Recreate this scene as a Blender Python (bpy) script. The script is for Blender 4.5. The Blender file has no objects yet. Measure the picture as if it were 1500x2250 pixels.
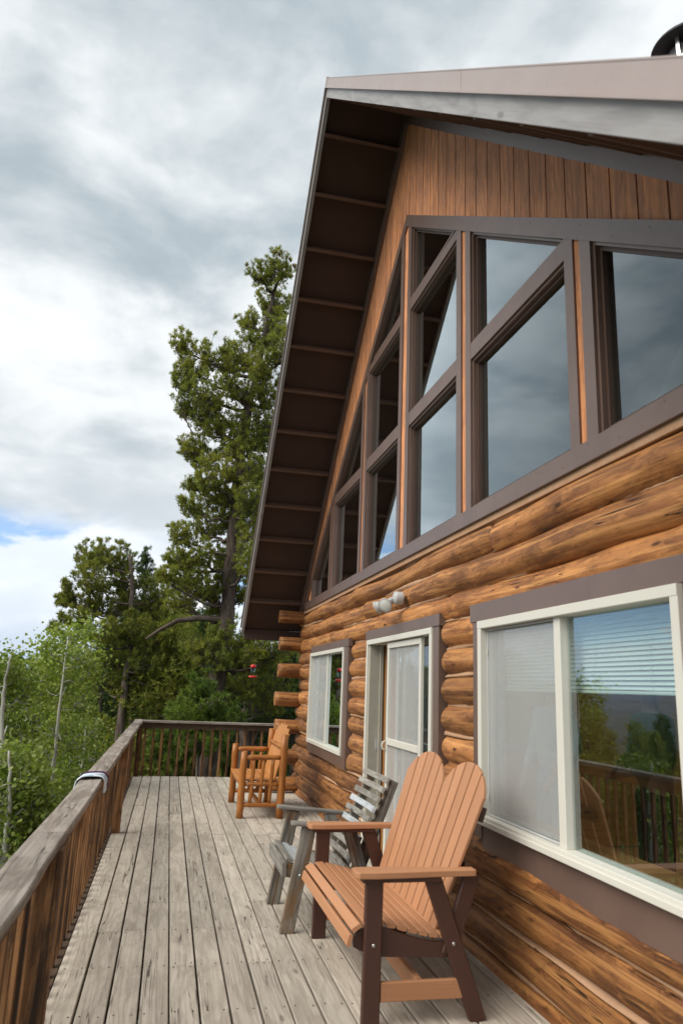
import bpy, math, random
import numpy as np
from mathutils import Vector, Matrix
R = math.radians
rnd = random.Random(7)
S = bpy.context.scene
COL = S.collection

# ------------------------------------------------------------------ camera
CAM_H = 1.55
cam = bpy.data.cameras.new('camera'); camo = bpy.data.objects.new('camera', cam); COL.objects.link(camo)
yaw, pitch, roll = 0.217396931, 0.2380742, -0.0398358178
fw = Vector((math.sin(yaw)*math.cos(pitch), math.cos(yaw)*math.cos(pitch), math.sin(pitch)))
rt = Vector((math.cos(yaw), -math.sin(yaw), 0)); up = rt.cross(fw)
r2 = rt*math.cos(roll) - up*math.sin(roll); u2 = rt*math.sin(roll) + up*math.cos(roll)
M = Matrix((r2, u2, -fw)).transposed().to_4x4(); M.translation = Vector((0, 0, CAM_H))
camo.matrix_world = M
cam.sensor_fit = 'HORIZONTAL'; cam.sensor_width = 24.0; cam.lens = 24.0*1593.8/1500
cam.clip_start = 0.05; cam.clip_end = 60000
cam.dof.use_dof = True; cam.dof.focus_distance = 9.0; cam.dof.aperture_fstop = 3.2
S.camera = camo

# ------------------------------------------------------------------ world: broken overcast above, blue gap and cumulus low down
SUN_EL, SUN_AZ = R(44), R(252)      # azimuth clockwise from +Y
W = bpy.data.worlds.new('World'); S.world = W; W.use_nodes = True
wn = W.node_tree; wn.nodes.clear()
def N(t, typ, **k):
    n = t.nodes.new(typ)
    for a, b in k.items(): setattr(n, a, b)
    return n
def inp(t, sock, v):
    if v is None: return
    if hasattr(v, 'is_linked') or hasattr(v, 'links'): t.links.new(v, sock)
    else:
        if isinstance(v, (tuple, list)) and len(v) == 3 and sock.type == 'RGBA': v = (*v, 1)
        sock.default_value = v
def math_(t, op, a, b=None, c=None, clamp=False):
    n = N(t, 'ShaderNodeMath', operation=op); n.use_clamp = clamp
    for i, v in enumerate((a, b, c)): inp(t, n.inputs[i], v)
    return n.outputs[0]
def mixc(t, f, a, b, mode='MIX'):
    n = N(t, 'ShaderNodeMix', data_type='RGBA', blend_type=mode); n.clamp_factor = True
    inp(t, n.inputs[0], f); inp(t, n.inputs[6], a); inp(t, n.inputs[7], b); return n.outputs[2]
def smooth(t, v, a, b, c=0.0, d=1.0):
    n = N(t, 'ShaderNodeMapRange', interpolation_type='SMOOTHSTEP')
    inp(t, n.inputs[0], v)
    for i, x in enumerate((a, b, c, d)): n.inputs[i+1].default_value = x
    return n.outputs[0]
def noise(t, vec, scale, detail=3.0, rough=0.5, dist=0.0, out=0):
    n = N(t, 'ShaderNodeTexNoise'); inp(t, n.inputs['Vector'], vec)
    n.inputs['Scale'].default_value = scale; n.inputs['Detail'].default_value = detail
    n.inputs['Roughness'].default_value = rough; n.inputs['Distortion'].default_value = dist
    return n.outputs[out]
def vmath(t, op, a, b=None):
    n = N(t, 'ShaderNodeVectorMath', operation=op); inp(t, n.inputs[0], a); inp(t, n.inputs[1], b); return n.outputs[0]
def combine(t, x, y, z):
    n = N(t, 'ShaderNodeCombineXYZ'); inp(t, n.inputs[0], x); inp(t, n.inputs[1], y); inp(t, n.inputs[2], z); return n.outputs[0]
def sep(t, v):
    n = N(t, 'ShaderNodeSeparateXYZ'); inp(t, n.inputs[0], v); return n.outputs

tc = N(wn, 'ShaderNodeTexCoord').outputs['Generated']
sx, sy, sz = sep(wn, tc)
sky = N(wn, 'ShaderNodeTexSky', sky_type='NISHITA'); sky.sun_disc = False
sky.sun_elevation = SUN_EL; sky.sun_rotation = SUN_AZ; sky.altitude = 2500; sky.air_density = 1.0; sky.dust_density = 0.6
den = math_(wn, 'ADD', math_(wn, 'MAXIMUM', sz, 0.0), 0.16)
plane = combine(wn, math_(wn, 'DIVIDE', sx, den), math_(wn, 'DIVIDE', sy, den), 3.1)
n1 = noise(wn, plane, 0.95, 7, 0.52, 0.35)
n2 = noise(wn, vmath(wn, 'ADD', plane, (7.3, 2.1, 0)), 2.6, 7, 0.56, 0.3)
bright = math_(wn, 'ADD', math_(wn, 'MULTIPLY', n1, 0.62), math_(wn, 'MULTIPLY', n2, 0.38))
bf = smooth(wn, bright, 0.43, 0.60)
strat = mixc(wn, bf, (2.75, 3.2, 3.45), (6.3, 6.45, 6.5))
# far rim of the cloud deck, ragged
rim = math_(wn, 'ADD', sz, math_(wn, 'MULTIPLY', math_(wn, 'SUBTRACT', noise(wn, vmath(wn, 'MULTIPLY', tc, (1, 1, 3.0)), 3.2, 5, 0.55), 0.5), 0.16))
deckm = smooth(wn, rim, 0.175, 0.235)
rimglow = smooth(wn, rim, 0.42, 0.22)
strat = mixc(wn, math_(wn, 'MULTIPLY', rimglow, 0.55), strat, (5.5, 5.7, 5.75))
# low cumulus
cvec = vmath(wn, 'MULTIPLY', tc, (1, 1, 2.2))
cn = noise(wn, vmath(wn, 'ADD', cvec, (3.7, 1.3, 0.4)), 3.4, 7, 0.55, 0.25)
cmask = smooth(wn, math_(wn, 'SUBTRACT', cn, math_(wn, 'MULTIPLY', sz, 0.85)), 0.325, 0.385)
cshade = smooth(wn, noise(wn, vmath(wn, 'ADD', cvec, (3.7, 1.3, 0.52)), 5.0, 5, 0.55), 0.35, 0.62)
cum = mixc(wn, cshade, (6.0, 6.4, 6.8), (8.4, 8.4, 8.3))
skyc = mixc(wn, 1.0, sky.outputs[0], (1.25, 1.25, 1.25), 'MULTIPLY')
low = mixc(wn, cmask, skyc, cum)
allsky = mixc(wn, deckm, low, strat)
bg = N(wn, 'ShaderNodeBackground'); wn.links.new(allsky, bg.inputs[0]); bg.inputs[1].default_value = 0.1
wo = N(wn, 'ShaderNodeOutputWorld'); wn.links.new(bg.outputs[0], wo.inputs[0])

sunl = bpy.data.lights.new('sun', 'SUN'); sunl.energy = 2.5; sunl.angle = R(50); sunl.color = (1, 0.955, 0.88)
suno = bpy.data.objects.new('sun', sunl); COL.objects.link(suno)
sd = Vector((math.sin(SUN_AZ)*math.cos(SUN_EL), math.cos(SUN_AZ)*math.cos(SUN_EL), math.sin(SUN_EL)))
suno.rotation_euler = sd.to_track_quat('Z', 'Y').to_euler(); suno.location = (-20, -20, 30)
vs = S.view_settings; vs.view_transform = 'Standard'; vs.look = 'None'; vs.gamma = 1; vs.exposure = 0.75; vs.use_curve_mapping = False
S.render.engine = 'CYCLES'; S.cycles.max_bounces = 8; S.cycles.transparent_max_bounces = 24
S.cycles.use_denoising = True; S.cycles.sample_clamp_indirect = 6

# ------------------------------------------------------------------ materials
def mat(name):
    m = bpy.data.materials.new(name); m.use_nodes = True; t = m.node_tree; t.nodes.clear()
    o = N(t, 'ShaderNodeOutputMaterial'); b = N(t, 'ShaderNodeBsdfPrincipled'); t.links.new(b.outputs[0], o.inputs[0])
    return m, t, b, o
def bump(t, b, h, strength=0.3, dist=0.01):
    n = N(t, 'ShaderNodeBump'); n.inputs['Strength'].default_value = strength; n.inputs['Distance'].default_value = dist
    inp(t, n.inputs['Height'], h); t.links.new(n.outputs[0], b.inputs['Normal'])
def wood(name, light, dark, grain=60, ring=9, vary=0.25, rough=0.7, knots=0.0, crack=0.0, patch=None, patch_amt=0.5, streak=None, streak_amt=0.0, spec=0.3, bmp=0.35, mottle=0.0):
    """UV: u runs along the piece in metres, v round it."""
    m, t, b, o = mat(name)
    uv = N(t, 'ShaderNodeUVMap').outputs[0]
    oi = N(t, 'ShaderNodeObjectInfo').outputs['Random']
    off = combine(t, math_(t, 'MULTIPLY', oi, 37.0), math_(t, 'MULTIPLY', oi, 11.0), math_(t, 'MULTIPLY', oi, 5.0))
    p = vmath(t, 'ADD', uv, off)
    fine = noise(t, vmath(t, 'MULTIPLY', p, (2.2, grain, 1)), 1.0, 4, 0.6)
    warp = noise(t, vmath(t, 'MULTIPLY', p, (1.1, 5, 1)), 1.0, 2, 0.5)
    rg = math_(t, 'SINE', math_(t, 'ADD', math_(t, 'MULTIPLY', warp, ring*6.0), math_(t, 'MULTIPLY', sep(t, p)[1], ring*14.0)))
    ringf = smooth(t, rg, -0.2, 1.0)
    f = math_(t, 'ADD', math_(t, 'MULTIPLY', smooth(t, fine, 0.3, 0.7), 0.6), math_(t, 'MULTIPLY', ringf, 0.4))
    c = mixc(t, f, light, dark)
    if patch is not None:
        pn = smooth(t, noise(t, vmath(t, 'MULTIPLY', p, (1.7, 7, 1)), 1.0, 9, 0.74, 0.5), 0.45, 0.60)
        c = mixc(t, math_(t, 'MULTIPLY', pn, patch_amt), c, patch)
    if mottle:
        mn = smooth(t, noise(t, vmath(t, 'MULTIPLY', vmath(t, 'ADD', p, (5.1, 2.2, 0)), (7, 22, 1)), 1.0, 5, 0.68, 0.6), 0.50, 0.68)
        c = mixc(t, math_(t, 'MULTIPLY', mn, mottle), c, tuple(x*0.38 for x in dark))
        hl = smooth(t, noise(t, vmath(t, 'MULTIPLY', vmath(t, 'ADD', p, (8.1, 6.2, 0)), (5, 13, 1)), 1.0, 5, 0.65, 0.5), 0.58, 0.72)
        c = mixc(t, math_(t, 'MULTIPLY', hl, mottle*0.8), c, tuple(min(1, x*1.6) for x in light))
        fl_ = smooth(t, noise(t, vmath(t, 'MULTIPLY', vmath(t, 'ADD', p, (2.6, 7.7, 0)), (3, 120, 1)), 1.0, 3, 0.6), 0.56, 0.70)
        c = mixc(t, math_(t, 'MULTIPLY', fl_, mottle*0.9), c, tuple(x*0.45 for x in dark))
    if streak is not None:
        sn = smooth(t, noise(t, vmath(t, 'MULTIPLY', vmath(t, 'ADD', p, (3.3, 9.1, 0)), (0.9, 26, 1)), 1.0, 3, 0.5), 0.53, 0.63)
        c = mixc(t, math_(t, 'MULTIPLY', sn, streak_amt), c, streak)
    h = f
    if knots:
        v = N(t, 'ShaderNodeTexVoronoi'); inp(t, v.inputs['Vector'], vmath(t, 'MULTIPLY', p, (2.1, 6.5, 1))); v.inputs['Scale'].default_value = 1.0
        k = smooth(t, v.outputs['Distance'], 0.11, 0.05)
        c = mixc(t, math_(t, 'MULTIPLY', k, knots), c, tuple(x*0.22 for x in dark))
    if crack:
        cn_ = noise(t, vmath(t, 'MULTIPLY', vmath(t, 'ADD', p, (1.7, 4.4, 0)), (0.55, 24, 1)), 1.0, 2, 0.5)
        ck = smooth(t, math_(t, 'ABSOLUTE', math_(t, 'SUBTRACT', cn_, 0.5)), 0.010, 0.003)
        gate = smooth(t, noise(t, vmath(t, 'MULTIPLY', p, (1.5, 5, 1)), 1.0, 2), 0.48, 0.6)
        ck = math_(t, 'MULTIPLY', ck, gate)
        c = mixc(t, math_(t, 'MULTIPLY', ck, crack), c, tuple(x*0.10 for x in dark))
        h = math_(t, 'SUBTRACT', h, math_(t, 'MULTIPLY', ck, 2.0))
    br = math_(t, 'ADD', math_(t, 'MULTIPLY', oi, vary*2), 1.0 - vary)
    c = mixc(t, 1.0, c, combine(t, br, br, br), 'MULTIPLY')
    t.links.new(c, b.inputs['Base Color']); b.inputs['Roughness'].default_value = rough
    b.inputs['Specular IOR Level'].default_value = spec
    bump(t, b, h, bmp, 0.003)
    return m
def paint(name, col, rough=0.5, spec=0.4, wear=0.12, scale=6.0, wearcol=None, metal=0.0, bmp=0.12):
    m, t, b, o = mat(name)
    tcn = N(t, 'ShaderNodeTexCoord').outputs['Object']
    a = smooth(t, noise(t, tcn, scale, 5, 0.6), 0.35, 0.7)
    fi = noise(t, tcn, scale*14, 3, 0.6)
    wc = wearcol or tuple(min(1, x*1.5) for x in col)
    c = mixc(t, math_(t, 'MULTIPLY', a, wear*2), col, wc)
    c = mixc(t, math_(t, 'MULTIPLY', smooth(t, fi, 0.6, 0.72), wear), c, tuple(x*0.35 for x in col))
    t.links.new(c, b.inputs['Base Color'])
    b.inputs['Roughness'].default_value = rough; b.inputs['Specular IOR Level'].default_value = spec; b.inputs['Metallic'].default_value = metal
    bump(t, b, fi, bmp, 0.004)
    return m
MATS = {}
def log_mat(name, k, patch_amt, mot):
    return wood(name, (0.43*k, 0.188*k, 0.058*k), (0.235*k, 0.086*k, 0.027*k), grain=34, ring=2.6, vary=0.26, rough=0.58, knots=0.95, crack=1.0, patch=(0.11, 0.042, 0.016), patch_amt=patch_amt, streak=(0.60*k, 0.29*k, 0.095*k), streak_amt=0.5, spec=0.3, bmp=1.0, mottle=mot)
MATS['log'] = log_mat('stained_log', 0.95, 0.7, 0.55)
MATS['log_dark'] = log_mat('shade_toned_weathered_log', 0.72, 0.9, 0.8)  # lowest courses: shade at the wall foot put into the colour, plus weathered blotches
MATS['log_end'] = wood('log_end_grain', (0.36, 0.13, 0.032), (0.17, 0.055, 0.016), grain=20, ring=8, rough=0.7, crack=0.8)
MATS['deck'] = wood('weathered_deck', (0.53, 0.47, 0.395), (0.385, 0.335, 0.275), grain=70, ring=7, vary=0.16, rough=0.85, knots=0.55, crack=0.8, patch=(0.31, 0.265, 0.215), patch_amt=0.6, spec=0.15, bmp=0.5)
MATS['cap'] = wood('weathered_rail_cap', (0.37, 0.325, 0.28), (0.20, 0.17, 0.145), grain=55, ring=5, vary=0.1, rough=0.85, knots=0.5, crack=0.9, patch=(0.16, 0.125, 0.10), patch_amt=0.7, spec=0.15, bmp=0.6)
MATS['picket'] = wood('stained_picket', (0.29, 0.145, 0.06), (0.15, 0.068, 0.028), grain=45, ring=5, vary=0.35, rough=0.7, knots=0.6, crack=0.7, patch=(0.045, 0.026, 0.016), patch_amt=0.75, streak=(0.02, 0.013, 0.009), streak_amt=0.9, spec=0.2)
MATS['joist'] = wood('dark_joist', (0.10, 0.065, 0.04), (0.05, 0.03, 0.02), rough=0.9)
MATS['siding'] = wood('plywood_siding', (0.76, 0.325, 0.14), (0.45, 0.18, 0.08), grain=40, ring=5.5, vary=0.13, rough=0.65, knots=0.3, crack=0.4, patch=(0.36, 0.175, 0.105), patch_amt=0.55, spec=0.25, bmp=0.7, mottle=0.3)
MATS['trim'] = paint('brown_trim_paint', (0.125, 0.078, 0.060), 0.36, 0.6, 0.16, 4)
MATS['trimdark'] = paint('dark_brown_stop', (0.075, 0.043, 0.031), 0.5, 0.3, 0.08, 5)
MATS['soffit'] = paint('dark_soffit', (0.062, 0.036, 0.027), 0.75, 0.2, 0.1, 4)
MATS['lookout'] = paint('lookout_paint', (0.125, 0.07, 0.048), 0.6, 0.3, 0.1, 6)
MATS['fascia'] = wood('grey_fascia', (0.33, 0.315, 0.305), (0.22, 0.205, 0.198), grain=40, ring=5, vary=0.04, rough=0.5, knots=0.5, spec=0.45)
MATS['metal'] = paint('brown_metal_cap', (0.33, 0.26, 0.24), 0.42, 0.5, 0.14, 2.5, wearcol=(0.40, 0.36, 0.34))
MATS['white'] = paint('ivory_vinyl', (0.60, 0.575, 0.50), 0.42, 0.45, 0.05, 8, wearcol=(0.5, 0.47, 0.4))
MATS['seal'] = paint('dark_gasket', (0.02, 0.02, 0.02), 0.6, 0.3)
MATS['cream'] = paint('dusty_door_jamb', (0.36, 0.335, 0.27), 0.55, 0.35, 0.1, 7)
MATS['mortar'] = paint('tan_chinking', (0.40, 0.235, 0.135), 0.9, 0.1, 0.2, 9, wearcol=(0.50, 0.33, 0.22), bmp=0.5)
MATS['backing'] = paint('chink_backing', (0.22, 0.12, 0.06), 0.9, 0.1, 0.3, 7)
MATS['interior'] = paint('room_plaster', (0.75, 0.73, 0.64), 0.9, 0.1, 0.05, 2)
MATS['roomwood'] = wood('room_floor', (0.33, 0.16, 0.06), (0.2, 0.09, 0.035), rough=0.5)
MATS['pinepanel'] = wood('honey_pine_panel', (0.46, 0.22, 0.07), (0.34, 0.14, 0.04), grain=25, ring=3, knots=0.9, rough=0.5)
MATS['blind'] = paint('blind_slat', (0.72, 0.73, 0.72), 0.5, 0.3, 0.02)
MATS['poly_tan'] = wood('tan_poly_lumber', (0.455, 0.222, 0.112), (0.40, 0.188, 0.092), grain=90, ring=1.5, vary=0.07, rough=0.5, patch=(0.43, 0.20, 0.095), patch_amt=0.5, spec=0.35, bmp=0.25)
MATS['poly_brown'] = paint('brown_poly_lumber', (0.062, 0.025, 0.016), 0.42, 0.45, 0.05, 30, bmp=0.25)
MATS['grey'] = wood('silvered_wood', (0.30, 0.28, 0.25), (0.15, 0.132, 0.112), grain=55, ring=5, vary=0.22, rough=0.85, knots=0.5, crack=0.7, patch=(0.14, 0.125, 0.10), patch_amt=0.6, spec=0.15, bmp=0.6)
MATS['greyleg'] = wood('weathered_leg', (0.30, 0.285, 0.25), (0.12, 0.10, 0.08), grain=35, ring=5, vary=0.1, rough=0.85, crack=0.6, patch=(0.20, 0.11, 0.045), patch_amt=0.8, streak=(0.035, 0.03, 0.028), streak_amt=0.6, spec=0.15)
MATS['bluewhite'] = wood('bleached_slat', (0.44, 0.46, 0.475), (0.29, 0.30, 0.305), grain=50, ring=3, vary=0.08, rough=0.85)
MATS['pinelog'] = wood('honey_log', (0.45, 0.175, 0.038), (0.28, 0.096, 0.019), grain=28, ring=3.2, vary=0.12, rough=0.42, knots=0.8, crack=0.7, patch=(0.24, 0.08, 0.018), patch_amt=0.45, spec=0.4)
MATS['pineslat'] = wood('honey_slat', (0.52, 0.23, 0.066), (0.36, 0.135, 0.034), grain=30, ring=4, vary=0.12, rough=0.45, spec=0.35)
MATS['steel'] = paint('screw_steel', (0.5, 0.5, 0.5), 0.3, 0.5, 0.05, 20, metal=0.9)
MATS['nail'] = paint('rusty_nail', (0.045, 0.032, 0.026), 0.7, 0.2)
MATS['galv'] = paint('grey_lamp_body', (0.42, 0.42, 0.41), 0.45, 0.4, 0.08, 15)
MATS['flue'] = paint('stainless_flue', (0.6, 0.6, 0.6), 0.35, 0.5, 0.03, 8, metal=0.9)
MATS['fluecap'] = paint('black_flue_cap', (0.012, 0.012, 0.012), 0.5, 0.3)
MATS['red'] = paint('red_plastic', (0.50, 0.022, 0.015), 0.3, 0.5, 0.04)
MATS['wire'] = paint('thin_wire', (0.05, 0.05, 0.05), 0.5, 0.3)
MATS['bark'] = wood('pine_bark', (0.135, 0.10, 0.08), (0.045, 0.032, 0.026), grain=14, ring=1.2, rough=0.95, crack=0.5, patch=(0.2, 0.165, 0.14), patch_amt=0.45, spec=0.1, bmp=1.0)
MATS['twig'] = wood('pine_twig', (0.13, 0.105, 0.085), (0.055, 0.042, 0.034), rough=0.95)
MATS['aspbark'] = wood('aspen_bark', (0.50, 0.49, 0.42), (0.34, 0.33, 0.27), grain=6, ring=0.6, rough=0.8, knots=0.7, patch=(0.16, 0.14, 0.11), patch_amt=0.35)
def foliage(name, a, b_, c_, trans=0.3, rough=0.55):
    m, t, b, o = mat(name)
    tcn = N(t, 'ShaderNodeTexCoord').outputs['Object']
    oi = N(t, 'ShaderNodeObjectInfo').outputs['Random']
    g = N(t, 'ShaderNodeNewGeometry').outputs['Random Per Island']
    big = smooth(t, noise(t, vmath(t, 'ADD', tcn, combine(t, oi, oi, oi)), 0.8, 3, 0.6), 0.36, 0.64)
    c = mixc(t, big, a, b_)
    c = mixc(t, math_(t, 'MULTIPLY', smooth(t, g, 0.45, 1.0), 0.75), c, c_)
    br = math_(t, 'ADD', math_(t, 'MULTIPLY', oi, 0.4), 0.8)
    c = mixc(t, 1.0, c, combine(t, br, br, br), 'MULTIPLY')
    t.links.new(c, b.inputs['Base Color']); b.inputs['Roughness'].default_value = rough; b.inputs['Specular IOR Level'].default_value = 0.25
    tr = N(t, 'ShaderNodeBsdfTranslucent'); t.links.new(mixc(t, 1.0, c, (1.3, 1.35, 0.8), 'MULTIPLY'), tr.inputs[0])
    mx = N(t, 'ShaderNodeMixShader'); mx.inputs[0].default_value = trans
    t.links.new(b.outputs[0], mx.inputs[1]); t.links.new(tr.outputs[0], mx.inputs[2]); t.links.new(mx.outputs[0], o.inputs[0])
    return m
MATS['needle'] = foliage('limber_pine_needle', (0.10, 0.142, 0.030), (0.20, 0.22, 0.040), (0.46, 0.41, 0.075), 0.4)
MATS['needle_dark'] = foliage('fir_needle', (0.036, 0.075, 0.025), (0.068, 0.11, 0.028), (0.13, 0.17, 0.036))
MATS['needle_bough'] = foliage('young_pine_needle', (0.06, 0.115, 0.02), (0.13, 0.185, 0.025), (0.21, 0.25, 0.04))
MATS['leaf'] = foliage('aspen_leaf', (0.115, 0.172, 0.030), (0.195, 0.25, 0.042), (0.38, 0.42, 0.15), 0.45, 0.4)
MATS['shrub'] = foliage('shrub_leaf', (0.06, 0.095, 0.025), (0.11, 0.13, 0.03), (0.22, 0.21, 0.05), 0.3)
MATS['cone'] = paint('pine_cone', (0.10, 0.045, 0.02), 0.8, 0.2, 0.2, 30)
m, t, b, o = mat('forest_floor')
pos = N(t, 'ShaderNodeNewGeometry').outputs['Position']
c = mixc(t, smooth(t, noise(t, pos, 0.35, 5, 0.6), 0.35, 0.65), (0.05, 0.065, 0.022), (0.10, 0.085, 0.05))
c = mixc(t, smooth(t, noise(t, pos, 0.002, 4, 0.5), 0.22, 0.36), c, (0.028, 0.045, 0.022))
t.links.new(c, b.inputs['Base Color']); b.inputs['Roughness'].default_value = 0.95; bump(t, b, noise(t, pos, 3, 4), 0.6, 0.2); MATS['floor'] = m
m, t, b, o = mat('mountain_forest')
pos = N(t, 'ShaderNodeNewGeometry').outputs['Position']
c = mixc(t, smooth(t, noise(t, pos, 0.0011, 5, 0.6), 0.4, 0.65), (0.035, 0.055, 0.045), (0.075, 0.08, 0.07))
t.links.new(c, b.inputs['Base Color']); b.inputs['Roughness'].default_value = 0.95; MATS['mountain'] = m
# glass: clear sheet with a coated double-glazing reflection
def glass(name, tint, gain):
    m, t, b, o = mat(name)
    t.nodes.remove(b)
    fr = N(t, 'ShaderNodeFresnel'); fr.inputs[0].default_value = 1.5
    geo = N(t, 'ShaderNodeNewGeometry')
    f = math_(t, 'MULTIPLY', math_(t, 'MULTIPLY', fr.outputs[0], gain, clamp=True), math_(t, 'SUBTRACT', 1.0, geo.outputs['Backfacing']))
    tr = N(t, 'ShaderNodeBsdfTransparent'); tr.inputs[0].default_value = (*tint, 1)
    gl = N(t, 'ShaderNodeBsdfGlossy'); gl.inputs['Roughness'].default_value = 0.0
    gl.inputs[0].default_value = (0.84, 0.95, 1.0, 1)
    mx = N(t, 'ShaderNodeMixShader'); t.links.new(f, mx.inputs[0]); t.links.new(tr.outputs[0], mx.inputs[1]); t.links.new(gl.outputs[0], mx.inputs[2])
    t.links.new(mx.outputs[0], o.inputs[0]); return m
MATS['glass'] = glass('window_glass', (0.86, 0.92, 0.90), 3.4)
MATS['glass_up'] = glass('gable_glass', (0.84, 0.92, 0.89), 2.7)
MATS['clear'] = glass('feeder_glass', (0.92, 0.95, 0.95), 2.0)
def mesh_screen(name, col, op, tcol=(1, 1, 1)):
    m, t, b, o = mat(name)
    tr = N(t, 'ShaderNodeBsdfTransparent'); b.inputs['Base Color'].default_value = (*col, 1); b.inputs['Roughness'].default_value = 0.6
    mx = N(t, 'ShaderNodeMixShader')
    tcn = N(t, 'ShaderNodeTexCoord').outputs['Object']
    f = math_(t, 'ADD', op-0.07, math_(t, 'MULTIPLY', noise(t, vmath(t, 'MULTIPLY', tcn, (1, 2.2, 1.0)), 1.0, 2, 0.5), 0.14))
    t.links.new(f, mx.inputs[0]); t.links.new(tr.outputs[0], mx.inputs[1]); t.links.new(b.outputs[0], mx.inputs[2]); t.links.new(mx.outputs[0], o.inputs[0]); return m
MATS['screen'] = mesh_screen('insect_screen', (0.52, 0.52, 0.50), 0.36)
MATS['sheer'] = mesh_screen('sheer_curtain', (0.74, 0.75, 0.76), 0.85)
m, t, b, o = mat('lamp_lens'); b.inputs['Base Color'].default_value = (0.62, 0.62, 0.56, 1); b.inputs['Roughness'].default_value = 0.18; MATS['lens'] = m
m, t, b, o = mat('striped_cloth')
uv = N(t, 'ShaderNodeUVMap').outputs[0]; su, sv, _ = sep(t, uv)
nn = noise(t, vmath(t, 'MULTIPLY', uv, (6, 3, 1)), 1.0, 3)
e = math_(t, 'ADD', sv, math_(t, 'MULTIPLY', math_(t, 'SUBTRACT', nn, 0.5), 0.10))
c = mixc(t, smooth(t, e, 0.175, 0.195), (0.66, 0.75, 0.82), (0.055, 0.014, 0.075))
c = mixc(t, smooth(t, e, 0.12, 0.14), (0.70, 0.76, 0.80), c)
c = mixc(t, math_(t, 'MULTIPLY', smooth(t, e, 0.115, 0.13), smooth(t, e, 0.15, 0.138)), c, (0.02, 0.025, 0.06))
c = mixc(t, math_(t, 'MULTIPLY', smooth(t, e, 0.29, 0.3), smooth(t, e, 0.33, 0.32)), c, (0.20, 0.02, 0.07))
c = mixc(t, math_(t, 'MULTIPLY', smooth(t, e, 0.045, 0.05), smooth(t, e, 0.075, 0.065)), c, (0.22, 0.38, 0.55))
t.links.new(c, b.inputs['Base Color']); b.inputs['Roughness'].default_value = 0.9; MATS['cloth'] = m
MATS['skin'] = paint('skin', (0.50, 0.29, 0.20), 0.55, 0.3, 0.03)
MATS['hair'] = paint('dark_hair', (0.03, 0.02, 0.014), 0.6, 0.3)
MATS['blueshirt'] = paint('light_blue_shirt', (0.42, 0.54, 0.66), 0.9, 0.1, 0.05)
MATS['jeans'] = paint('blue_jeans', (0.16, 0.24, 0.38), 0.9, 0.1, 0.1)
MATS['greenjacket'] = paint('olive_jacket', (0.14, 0.15, 0.075), 0.8, 0.2, 0.1)
MATS['darkpants'] = paint('charcoal_trousers', (0.03, 0.032, 0.04), 0.9, 0.1)

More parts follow.
